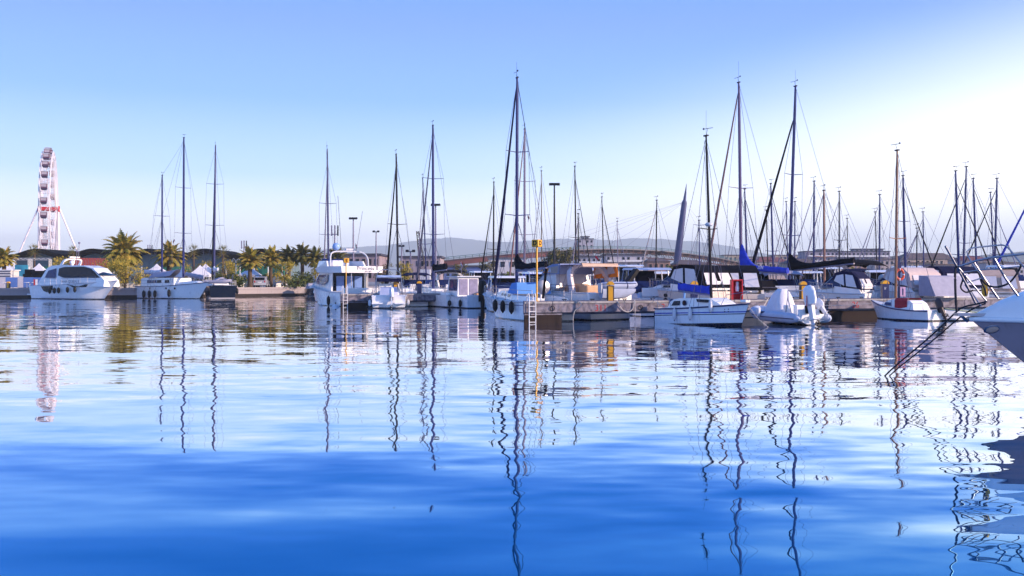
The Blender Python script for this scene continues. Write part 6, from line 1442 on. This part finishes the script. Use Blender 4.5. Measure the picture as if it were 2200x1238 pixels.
# ------------------------------------------------------------------ the little boat with the red hatch cover
def red_hatch():
    loc, rz, Ln = berth(2014, 48.2, 1873, 52.2); t = thing('sailboat', 'little white sailboat with dark red hatch cover and wooden mast', 'sailboat', loc, rz)
    b = Boat(t, Ln, 1.75, .56, 1.02, striped('little_hull', (.74, .72, .74), [(-3, .06, (.03, .015, .02))], tilt=0), .8, .2, .10, .28, .0, 2.0, rub=NAVYP, dip=.05); h = Ln / 2
    pr = [(-1.25, .5), (-1.1, .88), (-.85, 1.05), (.35, 1.10), (.75, .98), (1.05, .72)]
    o, y = cabin(pr, .62, .25, .12, 'cabin', WHITE, t, .3, smooth=50)
    side_panels([(.35, .74), (.85, .78), (.80, .92), (.40, .92)], y, .012, GLASSB, t)
    MB().sheet([[(x, s * (y(x, 1.0) + .06 - .10 * (k == 2)), z) for s, k, z in ((1, 0, .62), (1, 1, 1.04), (1, 2, 1.16), (-1, 2, 1.16), (-1, 1, 1.04), (-1, 0, .62))] for x in (-.75, -.35, .08)]).build('hatch_cover', REDC, t, 30)
    f = Vector((.62, 0, 1.02)); w0 = glob(t, f); tp = local(t, P(1927.5, 324, w0.y)); f = local(t, P(1930.5, 640, w0.y)); f.y = 0
    rig(t, b, f, tp, MASTW, .07, (.40,), .62, 'none', rod=False, vane=True)
    outboard(t, -h - .12, .0, .52, mat('outboard_dark', (.03, .015, .02), .4), .72, R(28))
    for s in (-1, 1): MB().tube([b.edge(-1.9, s, .08), b.edge(-1.85, s, .08, .35), b.edge(-1.2, s, .08, .35), b.edge(-1.1, s, .08)], .014, 5).build('stern_rail', STEEL, t)
    q0 = 0; MB().box((.0, -.72, .6), (.14, .1, .14)).build('cleat_block', NAVYP, t)
red_hatch()
def skiff():
    loc, rz, Ln = berth(2090, 50.5, 2018, 47.5); t = thing('skiff', 'small white skiff with dark green rim behind the black mooring lines', 'boat', loc, rz)
    b = Boat(t, 3.1, 1.3, .45, .7, HULLG, .8, .2, .14, .2, .0, 2.0, rub=mat('rim_green', (.05, .10, .06), .5), deck=False)
    MB().box((0, 0, .12), (2.2, .8, .05)).build('floor', GREYW, t)
    for x in (-.8, .3): MB().box((x, 0, .36), (.22, 1.05, .04)).build('thwart', WOOD, t)
skiff()
# ------------------------------------------------------------------ farther masts
G3 = 'moored sailboats with bare masts'
def far(label, bx, tx, ty, Y, mm=MASTB, r=.075, spread=(.38,), hd=110, Ln=9, furl=None, fr=.05, cover=None, sw=.65, fore='furl', frac=.93, hm=None, kw=None):
    return sailboat(label, (bx, 600), (tx, ty), Y, hd, Ln, 2.9, .95, 1.2, hm, mm, r, .06, spread, sw, fore, furl or MASTP, fr, cover, 3.2, kw, G3, True, frac, False, True, rail=True, hood=None, runs=Y < 82)
far('dark-masted sailboat with thick black furled jib left of the lattice boom', 855, 851, 332, 80, MASTD, .095, (.48,), 112, 10, CANVD, .085, None, .85, frac=.94)
far('sailboat whose tall bright blue mast rises right of the lattice boom', 931, 930, 270, 79, MASTB, .12, (.335, .675), 114, 11, mat('furl_bluegrey', (.05, .055, .11), .8), .08, CANVD, 1.0, frac=.97, kw=dict(hf=.6, hb=.5, z=2.9, rise=.1))
far('sailboat with slim mast just left of the tall bright blue mast', 916, 908, 383, 92, MASTB, .07, (.4,), 112, 8.5)
far('dark-masted sailboat with furled stay left of the tallest mast', 1060, 1061, 392, 84, MASTD, .08, (.37,), 112, 9, CANVD, .06)
far('sailboat with slim dark mast rising just behind the yellow D sign', 1164, 1163, 368, 88, mat('mast_umber', (.10, .07, .06), .5), .055, (.3,), 110, 8.5, None, .04)
far('sailboat with bent upper spreader and dark mast right of the ring-lamp mast', 1238, 1235, 358, 82, MASTD, .075, (.42,), 290, 9, MASTD, .04)
far('short-masted sailboat hard against the bent-spreader mast', 1243, 1242, 460, 76, MASTD, .06, (.35,), 250, 6.5, None, .035)
far('sailboat with thin dark mast over the beige-arched cruiser', 1298, 1293, 424, 84, MASTD, .06, (.38,), 285, 8.5, MASTD, .05)
far('distant sailboat with very thin pale mast right of the beige-arched cruiser', 1328, 1326, 476, 105, MASTP, .05, (.4,), 290, 8, None, .035)
far('sailboat with thin mast and pale furled jib left of the leaning pylon', 1409, 1411, 431, 84, MASTD, .065, (.38,), 112, 8.5, mat('furl_pale', (.40, .36, .36), .8), .06)
far('sailboat with slim blue mast right of the leaning pylon', 1503, 1502, 474, 84, MASTB, .055, (.93,), 110, 8, None, .03)
far('sailboat whose mast stands close right of the purple-blue mast', 1606, 1600, 407, 77, MASTB, .075, (.3,), 285, 9, MASTD, .05)
far('sailboat with blue-topped mast right of the bright blue sail cover', 1662, 1656, 395, 80, MASTB, .08, (.36,), 285, 9, MASTD, .05)
far('sailboat with short thin mast between the blue cover and the striped jib', 1651, 1646, 452, 92, MASTD, .06, (.35,), 110, 8)
far('sailboat whose mast just clears left of the black-covered sloop mast', 1693, 1689, 434, 90, MASTB, .06, (.35,), 110, 8)
far('sailboat whose mast stands right of the black-covered sloop mast', 1707, 1708, 434, 84, MASTB, .065, (.35,), 110, 8.5)
far('sailboat with clean blue mast above the end of the black boom cover', 1748, 1749, 390, 78, MASTB, .08, (.3,), 112, 9.5, MASTP, .05)
far('sailboat with slender dark mast above the black arched bimini', 1803, 1803, 412, 80, MASTD, .065, (.5,), 112, 9, MASTP, .045)
far('sailboat with blue mast left of the wooden mast, taller of a close pair', 1889, 1890, 419, 80, MASTB, .07, (.3,), 112, 9, MASTP, .045)
far('sailboat with slim mast left of the wooden mast, shorter of a close pair', 1885, 1880, 456, 92, MASTD, .055, (.3,), 110, 8)
far('sailboat with bright blue leaning mast right behind the wooden mast', 1946, 1940, 378, 72, MASTB, .085, (.33, .6), 285, 9.5, MASTD, .05)
far('sailboat with short mast carrying a small dark radar right of the lifebuoy', 1969, 1970, 491, 80, MASTD, .055, (), 110, 7.5)
far('sailboat with lone thin mast between lifebuoy and big bow rail', 1985, 1983, 456, 86, MASTB, .06, (.3,), 110, 8.5)
far('sailboat with left-leaning thick mast above the big bow rail, leftmost of five', 2061, 2053, 368, 70, MASTB, .085, (.3,), 285, 9.5, MASTD, .05)
far('sailboat with the highest mast of the five above the big bow rail', 2069, 2076, 359, 72, MASTB, .075, (.38,), 112, 9.5, MASTD, .06)
far('sailboat whose mast is the middle one above the big bow rail', 2099, 2091, 384, 76, MASTB, .075, (.3,), 285, 9, MASTD, .05)
far('sailboat with the shortest mast of the five above the big bow rail', 2136, 2128, 414, 84, MASTB, .065, (.3,), 285, 8.5)
far('sailboat whose mast is the rightmost of five above the big bow rail', 2136, 2142, 384, 74, MASTB, .08, (.32,), 112, 9.5, MASTD, .06)
far('sailboat whose thick blue furled jib slants in at the right edge', 2246, 2250, 330, 67, MASTB, .08, (.4,), 132, 10, mat('furl_blue', (.02, .04, .4), .8), .09)
far('navy-hulled sailboat behind the rusty mast and arched bimini', 1822, 1820, 470, 95, MASTD, .05, (), 110, 8, hm=HULLN)
# ------------------------------------------------------------------ the big bow at the right
def big_bow():
    bow = P(2081, 683, 17.0); hd = R(174); Ln = 13.0; zb = bow.z
    t = thing('motor_yacht', 'large white motor yacht bow with steel pulpit reaching in from the right edge', 'motor yacht', (bow.x - cos(hd) * Ln / 2, bow.y - sin(hd) * Ln / 2, 0), hd)
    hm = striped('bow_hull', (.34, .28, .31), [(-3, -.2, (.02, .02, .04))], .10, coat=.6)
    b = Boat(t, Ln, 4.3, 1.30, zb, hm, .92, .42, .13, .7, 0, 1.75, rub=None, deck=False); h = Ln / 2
    r_ = MB(); n = 24
    for s in (-1, 1): r_.tube([(-h + i / n * Ln, s * (b.beam(i / n) + .02), b.sheer(i / n) - .02) for i in range(n + 1)], .045, 8)
    r_.build('rubbing_strake', WHITE, t, 60)
    rows = []
    for i in range(n + 1):
        u = i / n; bb = b.beam(u); x = -h + u * Ln; z = b.sheer(u); c = .58 * min(1, (1 - u) * 11) ** .8 + .02
        rows.append([(x - .02, s * bb * w_, z + c * k) for s, w_, k in ((1, 1, 0), (1, .9, .42), (1, .7, .75), (1, .4, .95), (1, .0, 1), (-1, .4, .95), (-1, .7, .75), (-1, .9, .42), (-1, 1, 0))])
    MB().sheet(rows).build('deck', WHITE, t, 70)
    # hawse hole in the bow flare
    w_ = P(2161, 711, 16.3); lp = local(t, w_); u = b.at(lp.x + .6)
    bb = None
    for s in (1,):
        zz = lp.z; uu = b.at(lp.x); uu = uu + .13 * uu ** 3 * (1 - zz / zb); fl = zz / b.sheer(uu); yy = b.beam(uu) * (1 - .42 * (.25 + .75 * uu ** 1.5) * (1 - fl))
        for nm, sc_, m_, o_ in (('hawse_ring', 1, STEEL, .0), ('hawse_hole', .72, CANVT, .012)):
            k = MB(); k.lathe([(.075 * sc_, -.03), (.085 * sc_, .012 + o_), (.07 * sc_, .02 + o_)], n=16, axis='Y'); q = k.build(nm, m_, t, 60); q.scale = (1.75, 1, 1); q.location = (lp.x, yy + .004, zz); q.rotation_euler = (R(-28), R(14), R(-22))
    # pulpit: tubes set out on the deck edge
    Yn = 16.75; L_ = lambda x, y, Y: local(t, P(x, y, Y))
    def tube(pts, r, name): MB().tube(pts, r, 10).build(name, STEEL, t, 60)
    tube([L_(2031, 529, 16.6), L_(2040, 545, 16.65), L_(2056, 574, 16.75), L_(2075, 610, 16.9), L_(2097, 654, 17.0)], .019, 'pulpit_prow')
    tube([L_(2056, 574, 16.75), L_(2075, 568, 16.6), L_(2100, 560, 16.45), L_(2130, 553.5, 16.25), L_(2200, 546, 15.8), L_(2290, 540, 15.2)], .019, 'top_rail')
    tube([L_(2060, 576, 16.75), L_(2090, 612, 16.75), L_(2119, 647, 16.75)], .015, 'stanchion'); tube([L_(2092, 563, 16.5), L_(2120, 606, 16.5), L_(2145, 642, 16.5)], .015, 'stanchion'); tube([L_(2135, 554, 16.2), L_(2160, 598, 16.2), L_(2187, 636, 16.2)], .019, 'stanchion')
    tube([L_(2142, 640, 17.4), L_(2112, 598, 17.5), L_(2090, 568, 17.6), L_(2079, 550, 17.65), L_(2078, 541, 17.7), L_(2083, 535.5, 17.7), L_(2092, 532.5, 17.7), L_(2130, 528.5, 17.7), L_(2152, 526.5, 17.65), L_(2161, 528.5, 17.6), L_(2170, 537, 17.55), L_(2190, 562, 17.4), L_(2240, 625, 17.0)], .015, 'bow_hoop')
    tube([L_(2070, 585, 16.7), L_(2110, 580, 16.7), L_(2200, 572, 16.1), L_(2290, 566, 15.5)], .012, 'mid_rail'); tube([L_(2076, 608, 16.9), L_(2108, 598, 16.9)], .012, 'mid_rail')
    tube([L_(2108, 658, 17.0), L_(2092, 635, 17.1), L_(2070, 600, 17.2), L_(2062, 585, 17.2)], .014, 'stanchion')
    m = MB(); m.box(L_(2084, 676, 17.0), (.5, .22, .05)); m.tube([L_(2062, 676, 17.0), L_(2078, 690, 17.0), L_(2090, 684, 17.0)], .03, 6); m.build('bow_roller', STEEL, t)
    # black lines on the bow
    def line(pts, r, label):
        return rope(pts, label, r, ROPED)
    line([P(2120, 648, 16.8), P(2100, 653, 16.9), P(2070, 660, 17.0), P(2055, 670, 17.3), P(2000, 722, 18.4), P(1901, 808, 20.5), P(1885, 820, 20.9) + Vector((0, 0, -.25))], .017, 'upper black mooring line from the big bow down into the water')
    line([P(2118, 652, 17.2), P(2090, 664, 17.3), P(2060, 684, 17.6), P(2000, 735, 18.8), P(1911, 808, 20.5), P(1897, 818, 20.8) + Vector((0, 0, -.25))], .014, 'lower black mooring line from the big bow down into the water')
    line([P(2056, 573, 16.7), P(2053, 578, 16.7), P(2052, 600, 16.7), P(2053, 640, 16.7), P(2055, 668, 16.7)], .022, 'black strap hanging straight down from the pulpit corner')
    line([P(2108, 600, 16.5), P(2120, 612, 16.5), P(2140, 617, 16.4), P(2165, 610, 16.3), P(2180, 595, 16.2), P(2192, 575, 16.1), P(2192, 568, 16.1)], .018, 'black cable sagging between the pulpit rails')
    line([P(2062, 574, 16.8), P(2068, 600, 16.9), P(2064, 618, 16.9), P(2075, 628, 16.9), P(2090, 624, 16.9)], .016, 'black rope loop coiled low in the pulpit')
    line([P(2080, 588, 17.0), P(2095, 583, 17.0), P(2104, 590, 17.0), P(2108, 605, 17.0), P(2116, 622, 17.0), P(2118, 635, 17.0)], .018, 'black rope draped over the pulpit mid rail')
    p = P(2116, 618, 17.5); o = MB().loft([[(.05 * w * cos(a), .05 * w * sin(a), z) for a in [2 * pi * j / 8 for j in range(8)]] for z, w in ((-.17, .8), (-.1, 1.2), (0, 1), (.1, 1.1), (.15, .6))]).build('yellow_float', YELLOW, None, 60); o.location = p; tag(o, 'yellow float hanging inside the big bow pulpit', 'float')
    return t
big_bow()
# ------------------------------------------------------------------ air
def haze():
    m = bpy.data.materials.new('haze_air'); m.use_nodes = True; t = m.node_tree; t.nodes.clear()
    o = N(t, 'ShaderNodeOutputMaterial'); v = N(t, 'ShaderNodeVolumePrincipled')
    v.inputs['Color'].default_value = (0.76, 0.90, 1.0, 1); v.inputs['Density'].default_value = 0.00026
    L(t, v.outputs[0], o.inputs['Volume'])
    h = MB().box((0, 3675, 160), (15600, 7650, 330)).build('haze', m); stuff(h)
haze()
